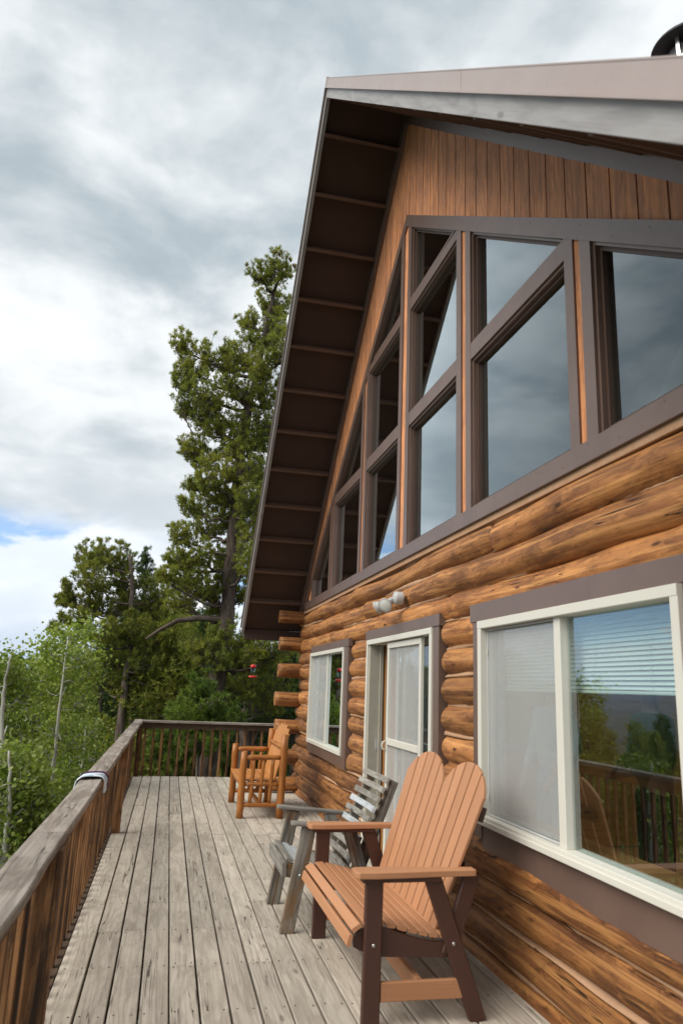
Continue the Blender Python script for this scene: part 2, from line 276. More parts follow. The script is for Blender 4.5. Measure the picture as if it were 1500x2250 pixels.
# ------------------------------------------------------------------ mesh building
class MB:
    def __init__(s): s.v = []; s.f = []; s.uv = []; s.smooth = []
    def face(s, idx, uvs, sm=False): s.f.append(tuple(idx)); s.uv.extend(uvs); s.smooth.append(sm)
    def beam(s, p0, p1, w, t, up=(0, 0, 1), ch=0.004, w1=None, t1=None):
        """bar from p0 to p1; w across (perpendicular to up), t along up; chamfered long edges"""
        p0 = Vector(p0); p1 = Vector(p1); d = p1-p0; L = d.length; d.normalize()
        side = d.cross(Vector(up)); side.normalize(); n = side.cross(d)
        o = (rnd.random()*20, rnd.random()*20); b0 = len(s.v)
        ring = []
        for (ww, tt) in ((w, t), (w1 or w, t1 or t)):
            a, c = ww/2, tt/2; k = min(ch, a*0.4, c*0.4)
            ring.append([(-a+k, -c), (a-k, -c), (a, -c+k), (a, c-k), (a-k, c), (-a+k, c), (-a, c-k), (-a, -c+k)])
        for P, rg in ((p0, ring[0]), (p1, ring[1])):
            for x, y in rg: s.v.append(tuple(P+side*x+n*y))
        per = 0
        for i in range(8):
            j = (i+1) % 8; a = ring[0][i]; c = ring[0][j]; l = math.hypot(a[0]-c[0], a[1]-c[1])
            s.face((b0+i, b0+j, b0+8+j, b0+8+i), [(o[0], o[1]+per), (o[0], o[1]+per+l), (o[0]+L, o[1]+per+l), (o[0]+L, o[1]+per)]); per += l
        s.face([b0+i for i in range(7, -1, -1)], [(o[0]+ring[0][i][1]*.3, o[1]+ring[0][i][0]) for i in range(7, -1, -1)])
        s.face([b0+8+i for i in range(8)], [(o[0]+5+ring[1][i][1]*.3, o[1]+ring[1][i][0]) for i in range(8)])
        return s
    def box(s, lo, hi, axis=None, ch=0.003):
        lo = Vector(lo); hi = Vector(hi); d = hi-lo; c = (lo+hi)/2
        if axis is None: axis = max(range(3), key=lambda i: d[i])
        e = [Vector((1, 0, 0)), Vector((0, 1, 0)), Vector((0, 0, 1))]
        upi = 2 if axis != 2 else 0; si = 3-axis-upi
        return s.beam(c-e[axis]*d[axis]/2, c+e[axis]*d[axis]/2, d[si], d[upi], up=e[upi], ch=ch)
    def prism(s, poly, ext, udir=(0, 1, 0)):
        """flat polygon pushed along ext; uv follows udir"""
        ext = Vector(ext); P = [Vector(p) for p in poly]; n = len(P); b0 = len(s.v)
        nr = Vector((0, 0, 0))
        for i in range(n): nr += P[i].cross(P[(i+1) % n])
        if nr.dot(ext) > 0: P.reverse()
        u = Vector(udir).normalized(); vd = ext.normalized().cross(u)
        o = (rnd.random()*20, rnd.random()*20)
        for p in P: s.v.append(tuple(p))
        for p in P: s.v.append(tuple(p+ext))
        q = [(o[0]+p.dot(u), o[1]+p.dot(vd)) for p in P]
        s.face(range(b0, b0+n), q); s.face(range(b0+2*n-1, b0+n-1, -1), q[::-1])
        for i in range(n):
            j = (i+1) % n; e = ext.length
            s.face((b0+j, b0+i, b0+n+i, b0+n+j), [(q[j][0], q[j][1]), (q[i][0], q[i][1]), (q[i][0], q[i][1]+e), (q[j][0], q[j][1]+e)])
        return s
    def tube(s, pts, rad, n=10, cap=True, sm=True, squash=None):
        pts = [Vector(p) for p in pts]; m = len(pts); b0 = len(s.v); o = (rnd.random()*20, rnd.random()*20)
        d0 = (pts[-1]-pts[0]).normalized(); ref = Vector((0, 0, 1)) if abs(d0.z) < 0.8 else Vector((1, 0, 0))
        L = 0; us = []
        for i, p in enumerate(pts):
            d = (pts[min(i+1, m-1)]-pts[max(i-1, 0)]).normalized()
            a = d.cross(ref).normalized(); c = a.cross(d)
            if i: L += (p-pts[i-1]).length
            us.append(L); r = rad[i] if hasattr(rad, '__len__') else rad
            for k in range(n):
                th = 2*math.pi*k/n; s.v.append(tuple(p+a*(math.cos(th)*r)+c*(math.sin(th)*r)))
        for i in range(m-1):
            for k in range(n):
                k2 = (k+1) % n; r = rad[i] if hasattr(rad, '__len__') else rad
                v0 = 2*math.pi*r*k/n; v1 = 2*math.pi*r*(k+1)/n
                s.face((b0+i*n+k, b0+(i+1)*n+k, b0+(i+1)*n+k2, b0+i*n+k2), [(o[0]+us[i], o[1]+v0), (o[0]+us[i+1], o[1]+v0), (o[0]+us[i+1], o[1]+v1), (o[0]+us[i], o[1]+v1)], sm)
        if cap:
            cc = [(o[0]+.1*math.sin(2*math.pi*k/n), o[1]+.1*math.cos(2*math.pi*k/n)) for k in range(n)]
            s.face([b0+k for k in range(n)], cc); s.face([b0+(m-1)*n+k for k in range(n-1, -1, -1)], cc[::-1])
        return s
    def lathe(s, prof, c=(0, 0, 0), axis=(0, 0, 1), n=24, sm=True):
        ax = Vector(axis).normalized(); ref = Vector((1, 0, 0)) if abs(ax.x) < 0.9 else Vector((0, 1, 0))
        a = ax.cross(ref).normalized(); b = ax.cross(a); c = Vector(c); b0 = len(s.v); m = len(prof)
        for r, h in prof:
            for k in range(n):
                th = 2*math.pi*k/n; s.v.append(tuple(c+ax*h+(a*math.cos(th)+b*math.sin(th))*max(r, 1e-4)))
        for i in range(m-1):
            for k in range(n):
                k2 = (k+1) % n
                s.face((b0+i*n+k, b0+i*n+k2, b0+(i+1)*n+k2, b0+(i+1)*n+k), [(prof[i][1], k/n), (prof[i][1], (k+1)/n), (prof[i+1][1], (k+1)/n), (prof[i+1][1], k/n)], sm)
        return s
    def mesh(s, name, m):
        me = bpy.data.meshes.new(name); me.from_pydata(s.v, [], s.f)
        u = me.uv_layers.new(name='UVMap'); u.data.foreach_set('uv', np.array(s.uv, dtype=np.float32).ravel())
        me.polygons.foreach_set('use_smooth', s.smooth); me.materials.append(MATS[m] if isinstance(m, str) else m); me.update()
        return me
    def build(s, name, m, parent=None, **kw): return link(name, s.mesh(name, m), parent, **kw)
def link(name, me, parent=None, loc=None, **props):
    o = bpy.data.objects.new(name, me); COL.objects.link(o)
    if parent is not None: o.parent = parent
    if loc is not None: o.location = loc
    for k, v in props.items(): o[k] = v
    return o
def empty(name, loc=(0, 0, 0), rz=0, parent=None, **props):
    o = bpy.data.objects.new(name, None); COL.objects.link(o); o.location = loc; o.rotation_euler = (0, 0, rz); o.empty_display_size = 0.2
    if parent is not None: o.parent = parent
    for k, v in props.items(): o[k] = v
    return o
def np_mesh(name, V, F, m, smooth_=False):
    """V (n,3), F (m,3) arrays"""
    me = bpy.data.meshes.new(name); V = np.asarray(V, np.float32); F = np.asarray(F, np.int32)
    me.vertices.add(len(V)); me.vertices.foreach_set('co', V.ravel())
    k = F.shape[1]; me.loops.add(F.size); me.loops.foreach_set('vertex_index', F.ravel())
    me.polygons.add(len(F)); me.polygons.foreach_set('loop_start', np.arange(0, F.size, k, dtype=np.int32))
    me.polygons.foreach_set('use_smooth', np.full(len(F), smooth_))
    me.materials.append(MATS[m] if isinstance(m, str) else m); me.update(calc_edges=True); return me

# ------------------------------------------------------------------ terrain, mountains
def ground_z(x, y):
    d = math.hypot(x, y)
    side = max(0.0, -x-1.0)
    z = -2.7 - 0.17*min(side, 60) - 0.05*max(0, min(side-60, 400)) - 0.012*max(0, min(y-10, 150))
    z -= 0.035*max(0, min(d-150, 2500))
    return z + 0.25*math.sin(x*0.21)*math.cos(y*0.17)
gm = MB()
rs = [0.01, 4, 8, 12, 17, 23, 30, 40, 55, 75, 100, 140, 200, 300, 450, 700, 1100, 1800, 3000, 6000, 12000, 26000]; na = 72
for r in rs:
    for k in range(na):
        a = 2*math.pi*k/na; x, y = r*math.sin(a), r*math.cos(a); gm.v.append((x, y, ground_z(x, y)))
for i in range(len(rs)-1):
    for k in range(na):
        k2 = (k+1) % na; gm.face((i*na+k, i*na+k2, (i+1)*na+k2, (i+1)*na+k), [(0, 0)]*4, True)
gm.build('ground', 'floor', kind='structure')
for ridge, (dist, top, seed) in enumerate(((9500, 100, 1.3), (15000, 230, 4.1))):
    mm = MB(); K = 150; rows = 7
    for k in range(K):
        a = R(-95 + 130*k/(K-1)); prof = top + 90*math.sin(a*7+seed) + 60*math.sin(a*17+seed*2) + 28*math.sin(a*41+seed*3) + 12*math.sin(a*97+seed)
        for j in range(rows):
            f = j/(rows-1); rr = dist*(1+0.22*f) ; h = -500+(prof*dist/9500*0.8+500)*math.sin(f*math.pi*0.5)*(1+0.05*math.sin(k*1.7+j*2.1)*(f < 1))
            mm.v.append((rr*math.sin(a), rr*math.cos(a), h))
    for k in range(K-1):
        for j in range(rows-1): mm.face((k*rows+j, k*rows+j+1, (k+1)*rows+j+1, (k+1)*rows+j), [(0, 0)]*4, True)
    mm.build('mountain_ridge', 'mountain', kind='structure')

# ------------------------------------------------------------------ deck
deck = empty('deck', (0, 0, 0), kind='structure')
GAP0, PITCH, Y_END, Y_BEG = 0.1415, 0.1463, 13.17, -1.46
JO = 0.61
nails = MB()
for c in range(-4, 13):
    x0 = GAP0 + PITCH*c + 0.005; x1 = x0 + PITCH - 0.0105
    if c == -4: x0 = -0.445
    if c == 12: x1 = min(x1, 2.04)
    rb = random.Random(100+c)
    y = Y_BEG; first = True
    while y < Y_END-0.01:
        n = rb.choice((4, 5, 6, 7, 8)) if not first else rb.choice((2, 4, 6))
        y2 = y + n*JO; first = False
        if Y_END-y2 < 1.3: y2 = Y_END
        g = rb.uniform(-0.003, 0.003)
        MB().beam(((x0+x1)/2+rb.uniform(-.0015, .0015), y+0.0015, -0.019+g*0.5), ((x0+x1)/2+rb.uniform(-.0025, .0025), y2-0.0015, -0.019-g*0.5), x1-x0, 0.038, ch=0.004).build('deck_board', 'deck', deck)
        k = 0
        while y+k*JO <= y2+0.01:
            for xx in (x0+0.025, x1-0.025):
                yy = y+k*JO + (0.03 if k == 0 else (-0.03 if y+k*JO > y2-0.05 else rb.uniform(-.012, .012)))
                if yy > 2.2 and x1-x0 > 0.06: nails.lathe([(0, 0.0022), (0.0045, 0.0022), (0.005, -0.004)], (xx+rb.uniform(-.006, .006), yy, 0.0), n=6)
            k += 1
        y = y2
nails.build('nail_heads', 'nail', deck, kind='stuff')
k = 0
while Y_BEG+k*JO < Y_END+0.1:
    yj = min(Y_BEG+k*JO, Y_END-0.02); MB().box((-0.45, yj-0.019, -0.26), (2.02, yj+0.019, -0.041), axis=0).build('joist', 'joist', deck); k += 1
MB().box((-0.492, Y_BEG, -0.26), (-0.454, Y_END, -0.012), axis=1).build('rim_joist', 'joist', deck)
MB().box((-0.45, Y_END+0.004, -0.26), (2.02, Y_END+0.042, -0.012), axis=0).build('rim_joist', 'joist', deck)
for yy in (0.4, 4.6, 8.8, 13.0):
    MB().box((-0.42, yy-0.07, ground_z(-.4, yy)-0.3), (-0.28, yy+0.07, -0.262), axis=2).build('support_post', 'joist', deck)

# ------------------------------------------------------------------ railings
ZC = 0.89
rail = empty('side_railing', (-0.45, 0, 0), label='long weathered deck railing with grey cap board running along the left side', category='railing')
def rbuild(mb, name, m, root):
    return mb.build(name, m, root)
def off(o, p): return (p[0]-o[0], p[1]-o[1], p[2]-o[2])
ro = (-0.45, 0, 0)
for (ya, yb_) in ((-1.4, 3.62), (3.624, 8.4), (8.404, 13.56)):
    n = 10; pts = [ya+(yb_-ya)*i/n for i in range(n+1)]
    cb = MB(); w = 0.070
    # slightly cupped, waney cap board
    b0 = 0; o = (rnd.random()*9, rnd.random()*9)
    for i, yy in enumerate(pts):
        j = 0.004*math.sin(yy*3.1)+0.0025*math.sin(yy*7.7); z = ZC+0.004*math.sin(yy*1.3)
        for (dx, dz) in ((-w, -0.034), (-w, -0.006), (-w+0.006, 0), (w-0.006, 0), (w, -0.006), (w, -0.034), (w-.004, -.038), (-w+.004, -.038)):
            cb.v.append((dx+j+(-0.45-ro[0]), yy, z+dz))
    per = [0, .028, .037, .165, .174, .202, .208, .34, .345]
    for i in range(n):
        for k in range(8):
            k2 = (k+1) % 8; a = i*8
            cb.face((a+k, a+k2, a+8+k2, a+8+k), [(o[0]+pts[i], o[1]+per[k]), (o[0]+pts[i], o[1]+per[k+1]), (o[0]+pts[i+1], o[1]+per[k+1]), (o[0]+pts[i+1], o[1]+per[k])])
    cb.face(range(7, -1, -1), [(o[0], o[1]+per[k]) for k in range(8)]); cb.face([n*8+k for k in range(8)], [(o[0], o[1]+per[k]) for k in range(8)])
    cb.build('cap_board', 'cap', rail)
for (ya, yb_) in ((-1.4, 3.4), (3.5, 8.36), (8.46, 13.15)):
    MB().box(off(ro, (-0.456, ya, 0.764)), off(ro, (-0.420, yb_, 0.851)), axis=1).build('top_rail', 'picket', rail)
for yy in (-1.3, 3.45, 8.41, 13.1):
    MB().box(off(ro, (-0.4535, yy-0.045, 0.002)), off(ro, (-0.366, yy+0.045, 0.851)), axis=2, ch=0.006).build('post', 'picket', rail)
rp = random.Random(5); yy = -1.2
while yy < 13.1:
    w = 0.038+rp.uniform(-.003, .003); x = -0.497-rp.uniform(0, 0.002)
    MB().beam(off(ro, (x, yy, -0.24)), off(ro, (x+rp.uniform(-.004, .002), yy+rp.uniform(-.008, .008), 0.851)), w, 0.034, up=(1, 0, 0), ch=0.002).build('baluster', 'picket', rail)
    yy += 0.148
rail2 = empty('end_railing', (0.75, 13.2, 0), label='short railing with thin upright balusters across the far end of the deck', category='railing')
ro = (0.75, 13.2, 0)
MB().box(off(ro, (-0.376, 13.17, ZC-0.036)), off(ro, (1.95, 13.31, ZC+0.002)), axis=0, ch=0.005).build('cap_board', 'cap', rail2)
MB().box(off(ro, (-0.40, 13.216, 0.758)), off(ro, (1.95, 13.254, 0.852)), axis=0).build('top_rail', 'joist', rail2)
k = 0
while -0.324+0.1414*k < 1.95:
    x = -0.324+0.1414*k; MB().beam(off(ro, (x, 13.275, -0.24)), off(ro, (x+rp.uniform(-.004, .004), 13.275, 0.851)), 0.038, 0.034, up=(0, 1, 0), ch=0.002).build('baluster', 'picket', rail2); k += 1
# cloth tied over the side rail
cl = MB(); nu, nv = 26, 22
path = [(-0.375, 0.80), (-0.374, 0.86), (-0.377, 0.893), (-0.41, 0.899), (-0.46, 0.901), (-0.50, 0.899), (-0.525, 0.892), (-0.532, 0.85), (-0.534, 0.78), (-0.536, 0.70), (-0.537, 0.62)]
pl = [0]
for a, c_ in zip(path, path[1:]): pl.append(pl[-1]+math.hypot(a[0]-c_[0], a[1]-c_[1]))
for i in range(nu):
    s_ = pl[-1]*i/(nu-1); j = max(k for k in range(len(pl)) if pl[k] <= s_+1e-9); j = min(j, len(pl)-2); f = (s_-pl[j])/(pl[j+1]-pl[j])
    px, pz = path[j][0]*(1-f)+path[j+1][0]*f, path[j][1]*(1-f)+path[j+1][1]*f
    for k in range(nv):
        v = k/(nv-1); wrink = 0.010*abs(math.sin(v*19+s_*5))+0.006*abs(math.sin(v*37+s_*9))
        nx, nz = (0, 1) if -0.52 < px < -0.38 else ((-1, 0) if px < -0.5 else (1, 0))
        skew = (0.33-s_)*0.55
        width = 0.36*(0.75+0.25*abs(s_-0.2)/0.4)
        cl.v.append((px+nx*wrink+0.45, 5.40+(v-0.5)*width+skew, pz+nz*wrink))
for i in range(nu-1):
    for k in range(nv-1):
        q = [(i, k), (i+1, k), (i+1, k+1), (i, k+1)]
        cl.face([a*nv+c_ for a, c_ in q], [(a/nu, 0.36*c_/nv) for a, c_ in q], True)
clo = cl.build('cloth', 'cloth', None, label='white and dark purple cloth draped over the side railing cap', category='cloth', loc=(-0.45, 0, 0))
sm_ = clo.modifiers.new('thick', 'SOLIDIFY'); sm_.thickness = 0.004

# ------------------------------------------------------------------ cabin
XW = 1.95
cabin = empty('log_cabin', (5.0, 6.3, 0), label='log cabin with steep dark brown gable roof and tall gable windows', category='cabin')
CO = (5.0, 6.3, 0)
class LB(MB):
    def build(s, name, m, parent=None, **kw):
        s.v = [(a-CO[0], b_-CO[1], c_-CO[2]) for a, b_, c_ in s.v]
        return MB.build(s, name, m, parent, **kw)
YC = 6.33; SL = 0.94; ZR = 7.84; YF, YN = 11.95, 0.71
def zroof(y): return ZR - SL*abs(y-YC)
openings = [(8.12, 10.42, 0.69, 2.09), (5.22, 7.33, -0.2, 2.11), (2.40, 4.58, 0.70, 2.11)]
ZL0, ZP = 0.07, 0.199
def log_mesh(y0, y1, zc, r, seed, ax=2.058, rnd0=True, rnd1=True, dirx=False, knobs=True):
    """a hand-peeled log along Y (or X): lumpy radius, wandering axis, softened ends"""
    g = random.Random(seed); L = y1-y0; ns = max(6, int(L/0.07)); n = 22; mb = LB(); o = (g.random()*30, g.random()*30)
    ph = [g.uniform(0, 6.28) for _ in range(14)]
    bumps = [(g.uniform(0, L), g.uniform(1.6, 4.6), g.uniform(0.006, 0.020), g.uniform(.06, .16)) for _ in range(int(L*1.6)+1)] if knobs else []
    ends = []
    ss = [L*i/ns for i in range(ns+1)]
    if rnd0: ss = [0, 0.006, 0.018, 0.04]+[s_ for s_ in ss if s_ > 0.06]
    if rnd1: ss = [s_ for s_ in ss if s_ < L-0.06]+[L-0.04, L-0.018, L-0.006, L]
    for s_ in ss:
        e = 1.0
        dd = min(s_ if rnd0 else 9, (L-s_) if rnd1 else 9)
        if dd < 0.06: q = 1-dd/0.06; e = 0.80+0.20*math.sqrt(max(0, 1-q*q))
        t_ = s_+y0
        rr = r*e*(1+0.045*math.sin(t_*1.1+ph[0])+0.03*math.sin(t_*2.7+ph[1])+0.012*math.sin(t_*6.1+ph[2]))
        cx = 0.010*math.sin(t_*0.9+ph[3])+0.006*math.sin(t_*2.3+ph[4]); cz = 0.008*math.sin(t_*1.0+ph[5])+0.005*math.sin(t_*2.9+ph[6])
        for k in range(n):
            th = 2*math.pi*k/n
            q = rr*(1+0.018*math.sin(3*th+t_*1.7+ph[7])+0.012*math.sin(5*th-t_*2.3+ph[8]))
            for (bs, bt, ba, bw) in bumps:
                ds = (s_-bs)/bw
                if abs(ds) < 2.5:
                    dt = (th-bt)/0.55; q += ba*math.exp(-ds*ds-dt*dt)
            x = math.cos(th)*q; z = math.sin(th)*q*0.97
            mb.v.append((ax+x+cx, t_, zc+z+cz) if not dirx else (t_, ax+x+cx, zc+z+cz))
    m = len(ss)
    for i in range(m-1):
        for k in range(n):
            k2 = (k+1) % n; v0, v1 = 2*math.pi*r*k/n, 2*math.pi*r*(k+1)/n
            q = (i*n+k, i*n+k2, (i+1)*n+k2, (i+1)*n+k); u = [(o[0]+ss[i], o[1]+v0), (o[0]+ss[i], o[1]+v1), (o[0]+ss[i+1], o[1]+v1), (o[0]+ss[i+1], o[1]+v0)]
            if dirx: q = q[::-1]; u = u[::-1]
            mb.face(q, u, True)
    c0 = list(range(n)); c1 = [(m-1)*n+k for k in range(n)]
    if not dirx: c0 = c0[::-1]
    else: c1 = c1[::-1]
    mb.face(c0, [(o[0]+.12*math.sin(k), o[1]+.12*math.cos(k)) for k in range(n)])
    mb.face(c1, [(o[0]+.12*math.sin(k), o[1]+.12*math.cos(k)) for k in range(n)])
    return mb
def chink(y0, y1, z, seed, parent, x=None):
    """ragged mortar bead lying in the groove between two courses"""
    g = random.Random(seed); mb = LB(); ph = [g.uniform(0, 6.28) for _ in range(8)]
    ns = max(4, int((y1-y0)/0.03)); prev = None
    for i in range(ns+1):
        y = y0+(y1-y0)*i/ns
        wdt = 0.004+0.014*max(0, 0.35+0.65*math.sin(y*1.9+ph[0])*math.sin(y*0.7+ph[7]))+0.003*math.sin(y*9.3+ph[1])+g.uniform(-.0025, .0025)
        smear = max(0, math.sin(y*0.8+ph[2])+0.5*math.sin(y*2.3+ph[6])-0.75)*0.022
        up_ = 0.008*math.sin(y*1.6+ph[3])+0.004*math.sin(y*6+ph[5])
        pr = 0.005*math.sin(y*2+ph[4])
        zz = z+up_; rec = 0.035*max(0, min(1, 0.5-1.4*math.sin(y*1.15+ph[5])*math.cos(y*0.43+ph[1])))
        prof = [(2.03, zz-wdt-.03), (1.990-pr+rec, zz-wdt), (1.974-pr-smear*.6+rec, zz-smear*.6), (1.980-pr-smear*.5+rec, zz+wdt), (2.03, zz+wdt+.035)]
        for p in prof: mb.v.append((p[0], y, p[1]))
        if i:
            a = (i-1)*5
            for k in range(4): mb.face((a+k, a+5+k, a+6+k, a+1+k), [(y, k*.02)]*4, True)
    mb.build('chinking', 'mortar', parent)
logwall = empty('log_wall', (0, 0, 0), parent=cabin)
def segs(zlo, zhi, y0, y1):
    """stretches of a course left free by the openings"""
    out = [(y0, y1, False, False)]
    for (a, b_, c_, d) in openings:
        if zhi > c_+0.06 and zlo < d-0.10:
            new = []
            for (p, q, r0, r1) in out:
                if b_ <= p or a >= q: new.append((p, q, r0, r1)); continue
                if a-p > 0.05: new.append((p, a-0.012, r0, True))
                if q-b_ > 0.05: new.append((b_+0.012, q, True, r1))
            out = new
    return out
WEND = {0: 11.62, 1: 11.50}
for k in range(-1, 13):
    zlo = ZL0+ZP*k; zc = zlo+ZP/2
    yend = 11.78 if k % 2 == 0 else 11.56
    for si, (p, q, r0, r1) in enumerate(segs(zlo, zlo+ZP, 1.05, yend)):
        if k >= 10 and q-p > 6:       # long courses over the openings are two logs butted end to end
            cut = {10: 5.1, 11: 7.6, 12: 4.35}[k]
            for (a, b_) in ((p, cut-0.004), (cut+0.004, q)):
                log_mesh(a, b_, zc, 0.114+rnd.uniform(-.003, .004), 900+k*7+int(a*10), rnd0=True, rnd1=True).build('log', 'log', logwall)
            continue
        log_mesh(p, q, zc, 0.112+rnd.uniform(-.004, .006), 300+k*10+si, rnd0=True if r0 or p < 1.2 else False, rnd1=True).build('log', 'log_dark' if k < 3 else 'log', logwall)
for k in range(0, 14):
    z = ZL0+ZP*k
    for si, (p, q, r0, r1) in enumerate(segs(z-0.03, z+0.03, 1.05, 11.45)):
        chink(p+0.02, q-0.02, z, 50+k*5+si, logwall)
# far corner: side-wall logs running through
for i, z in enumerate((0.12, 0.52, 0.94, 1.36, 1.775, 2.19, 2.605)):
    log_mesh(1.598+rnd.uniform(-.015, .02), 2.6, z, 0.108 if i < 6 else 0.10, 700+i, ax=11.40, rnd0=False, rnd1=False, dirx=True, knobs=False).build('corner_log', 'log', logwall)
# solid core of the wall behind logs and chinking
for (a, b_, c_, d) in ((1.05, 2.40, -.2, 2.7), (2.40, 4.58, -.2, .70), (2.40, 4.58, 2.11, 2.7), (4.58, 5.22, -.2, 2.7), (5.22, 7.33, 2.11, 2.7), (7.33, 8.12, -.2, 2.7), (8.12, 10.42, -.2, .69), (8.12, 10.42, 2.09, 2.7), (10.42, 11.4, -.2, 2.7)):
    LB().box((2.05, a, c_), (2.12, b_, d), axis=1, ch=0).build('wall_core', 'backing', logwall)
LB().box((1.965, 1.2, 2.655), (2.06, 11.35, 2.702), axis=1).build('top_plate', 'mortar', logwall)
LB().box((1.975, 1.05, -0.002), (2.02, 5.20, 0.022), axis=1).build('base_strip', 'joist', logwall)

# ---- side/back walls and room inside, so the glass looks into a real dim interior
shell = empty('house_shell', (0, 0, 0), parent=cabin)
LB().prism([(2.55, 11.5, -2.8), (9, 11.5, -2.8), (9, 11.5, 2.75), (2.55, 11.5, 2.75)], (0, -0.12, 0), (1, 0, 0)).build('side_wall', 'log', shell)
LB().prism([(2.0, 1.1, -2.8), (9, 1.1, -2.8), (9, 1.1, 2.75), (2.0, 1.1, 2.75)], (0, 0.12, 0), (1, 0, 0)).build('side_wall', 'log', shell)
LB().prism([(9, 1.1, -2.8), (9, 11.5, -2.8), (9, 11.5, 2.7), (9, YC, 7.5), (9, 1.1, 2.7)], (-0.12, 0, 0)).build('back_wall', 'backing', shell)
LB().prism([(6.2, 1.2, 0), (6.2, 11.4, 0), (6.2, 11.4, 2.6), (6.2, YC, 7.4), (6.2, 1.2, 2.6)], (0.1, 0, 0)).build('partition', 'interior', shell)
LB().box((2.06, 1.2, -0.15), (6.2, 11.38, -0.02), axis=1, ch=0).build('room_floor', 'roomwood', shell)
LB().box((2.0, 1.05, -2.9), (2.12, 11.45, -0.21), axis=1, ch=0).build('foundation', 'backing', shell)
LB().box((2.12, 7.6, 0), (6.2, 7.7, 2.5), axis=0, ch=0).build('room_wall', 'pinepanel', shell)

# ---- gable siding: one plank per groove
gable = empty('gable_wall', (0, 0, 0), parent=cabin)
HS = 0.705; ZH = 6.32; WYC = 6.27
def zhead(y): return ZH - HS*abs(y-WYC)
PW = 0.2125; XS = 1.972
ys = 1.2
edges = [5.407-PW*i for i in range(20, -1, -1)]+[5.407+PW*i for i in range(1, 29)]
for a, b_ in zip(edges, edges[1:]):
    a2, b2 = a+0.006, b_-0.006
    tops = [zroof(a2)-0.19, zroof(b2)-0.19]; bots = [max(2.75, zhead(a2)-0.03), max(2.75, zhead(b2)-0.03)]
    if tops[0] < bots[0]+0.02 and tops[1] < bots[1]+0.02: continue
    pts = [(XS, a2, bots[0]), (XS, b2, bots[1]), (XS, b2, max(tops[1], bots[1])), (XS, a2, max(tops[0], bots[0]))]
    if a2 < WYC < b2: pts.insert(1, (XS, WYC, zhead(WYC)-0.03))
    if a2 < YC < b2: pts.insert(-1, (XS, YC, zroof(YC)-0.19))
    pl_ = []
    for p in pts:
        if not pl_ or (Vector(p)-Vector(pl_[-1])).length > 1e-3: pl_.append(p)
    if len(pl_) >= 3: LB().prism(pl_, (0.014, 0, 0), (0, 0, 1)).build('plank', 'siding', gable)
# recessed sheet behind the grooves, following roof and header
for sgn in (1, -1):
    yo = YC+sgn*5.25
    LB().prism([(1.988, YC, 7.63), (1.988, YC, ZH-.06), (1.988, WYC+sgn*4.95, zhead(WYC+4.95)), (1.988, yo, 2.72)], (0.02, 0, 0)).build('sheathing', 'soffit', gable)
# ---- gable windows
def tb(name, m, parent, lo, hi, axis=None): LB().box(lo, hi, axis=axis).build(name, m, parent)
gw = empty('gable_window_wall', (0, 0, 0), parent=cabin)
XG = 2.020
LB().box((1.944, 1.45, 2.70), (1.985, 11.22, 2.815), axis=1).build('sill_board', 'trim', gw)
for sgn in (1, -1):
    y0, y1 = WYC, WYC+sgn*4.86
    P = [(1.948, y0, zhead(y0)), (1.948, y1, zhead(y1)), (1.948, y1, zhead(y1)-0.135), (1.948, y0, zhead(y0)-0.135)]
    LB().prism(P, (0.036, 0, 0), (0, sgn, -HS)).build('header_board', 'trim', gw)
nh = LB()
for i in range(34):
    y = 1.7+i*0.28; nh.lathe([(0, .0015), (.003, .001), (.004, 0)], (1.944, y+rnd.uniform(-.04, .04), 2.74+(.05 if i % 2 else 0)), (-1, 0, 0), n=6)
    if abs(y-WYC) < 4.7: nh.lathe([(0, .0015), (.003, .001), (.004, 0)], (1.948, y, zhead(y)-(.04 if i % 2 else .10)), (-1, 0, 0), n=6)
nh.build('trim_nails', 'nail', gw, kind='stuff')
def trap(x, y0, y1, z0, z1f): return [(x, y0, z0), (x, y1, z0), (x, y1, z1f(y1)), (x, y0, z1f(y0))]
hb = lambda y: zhead(y)-0.13
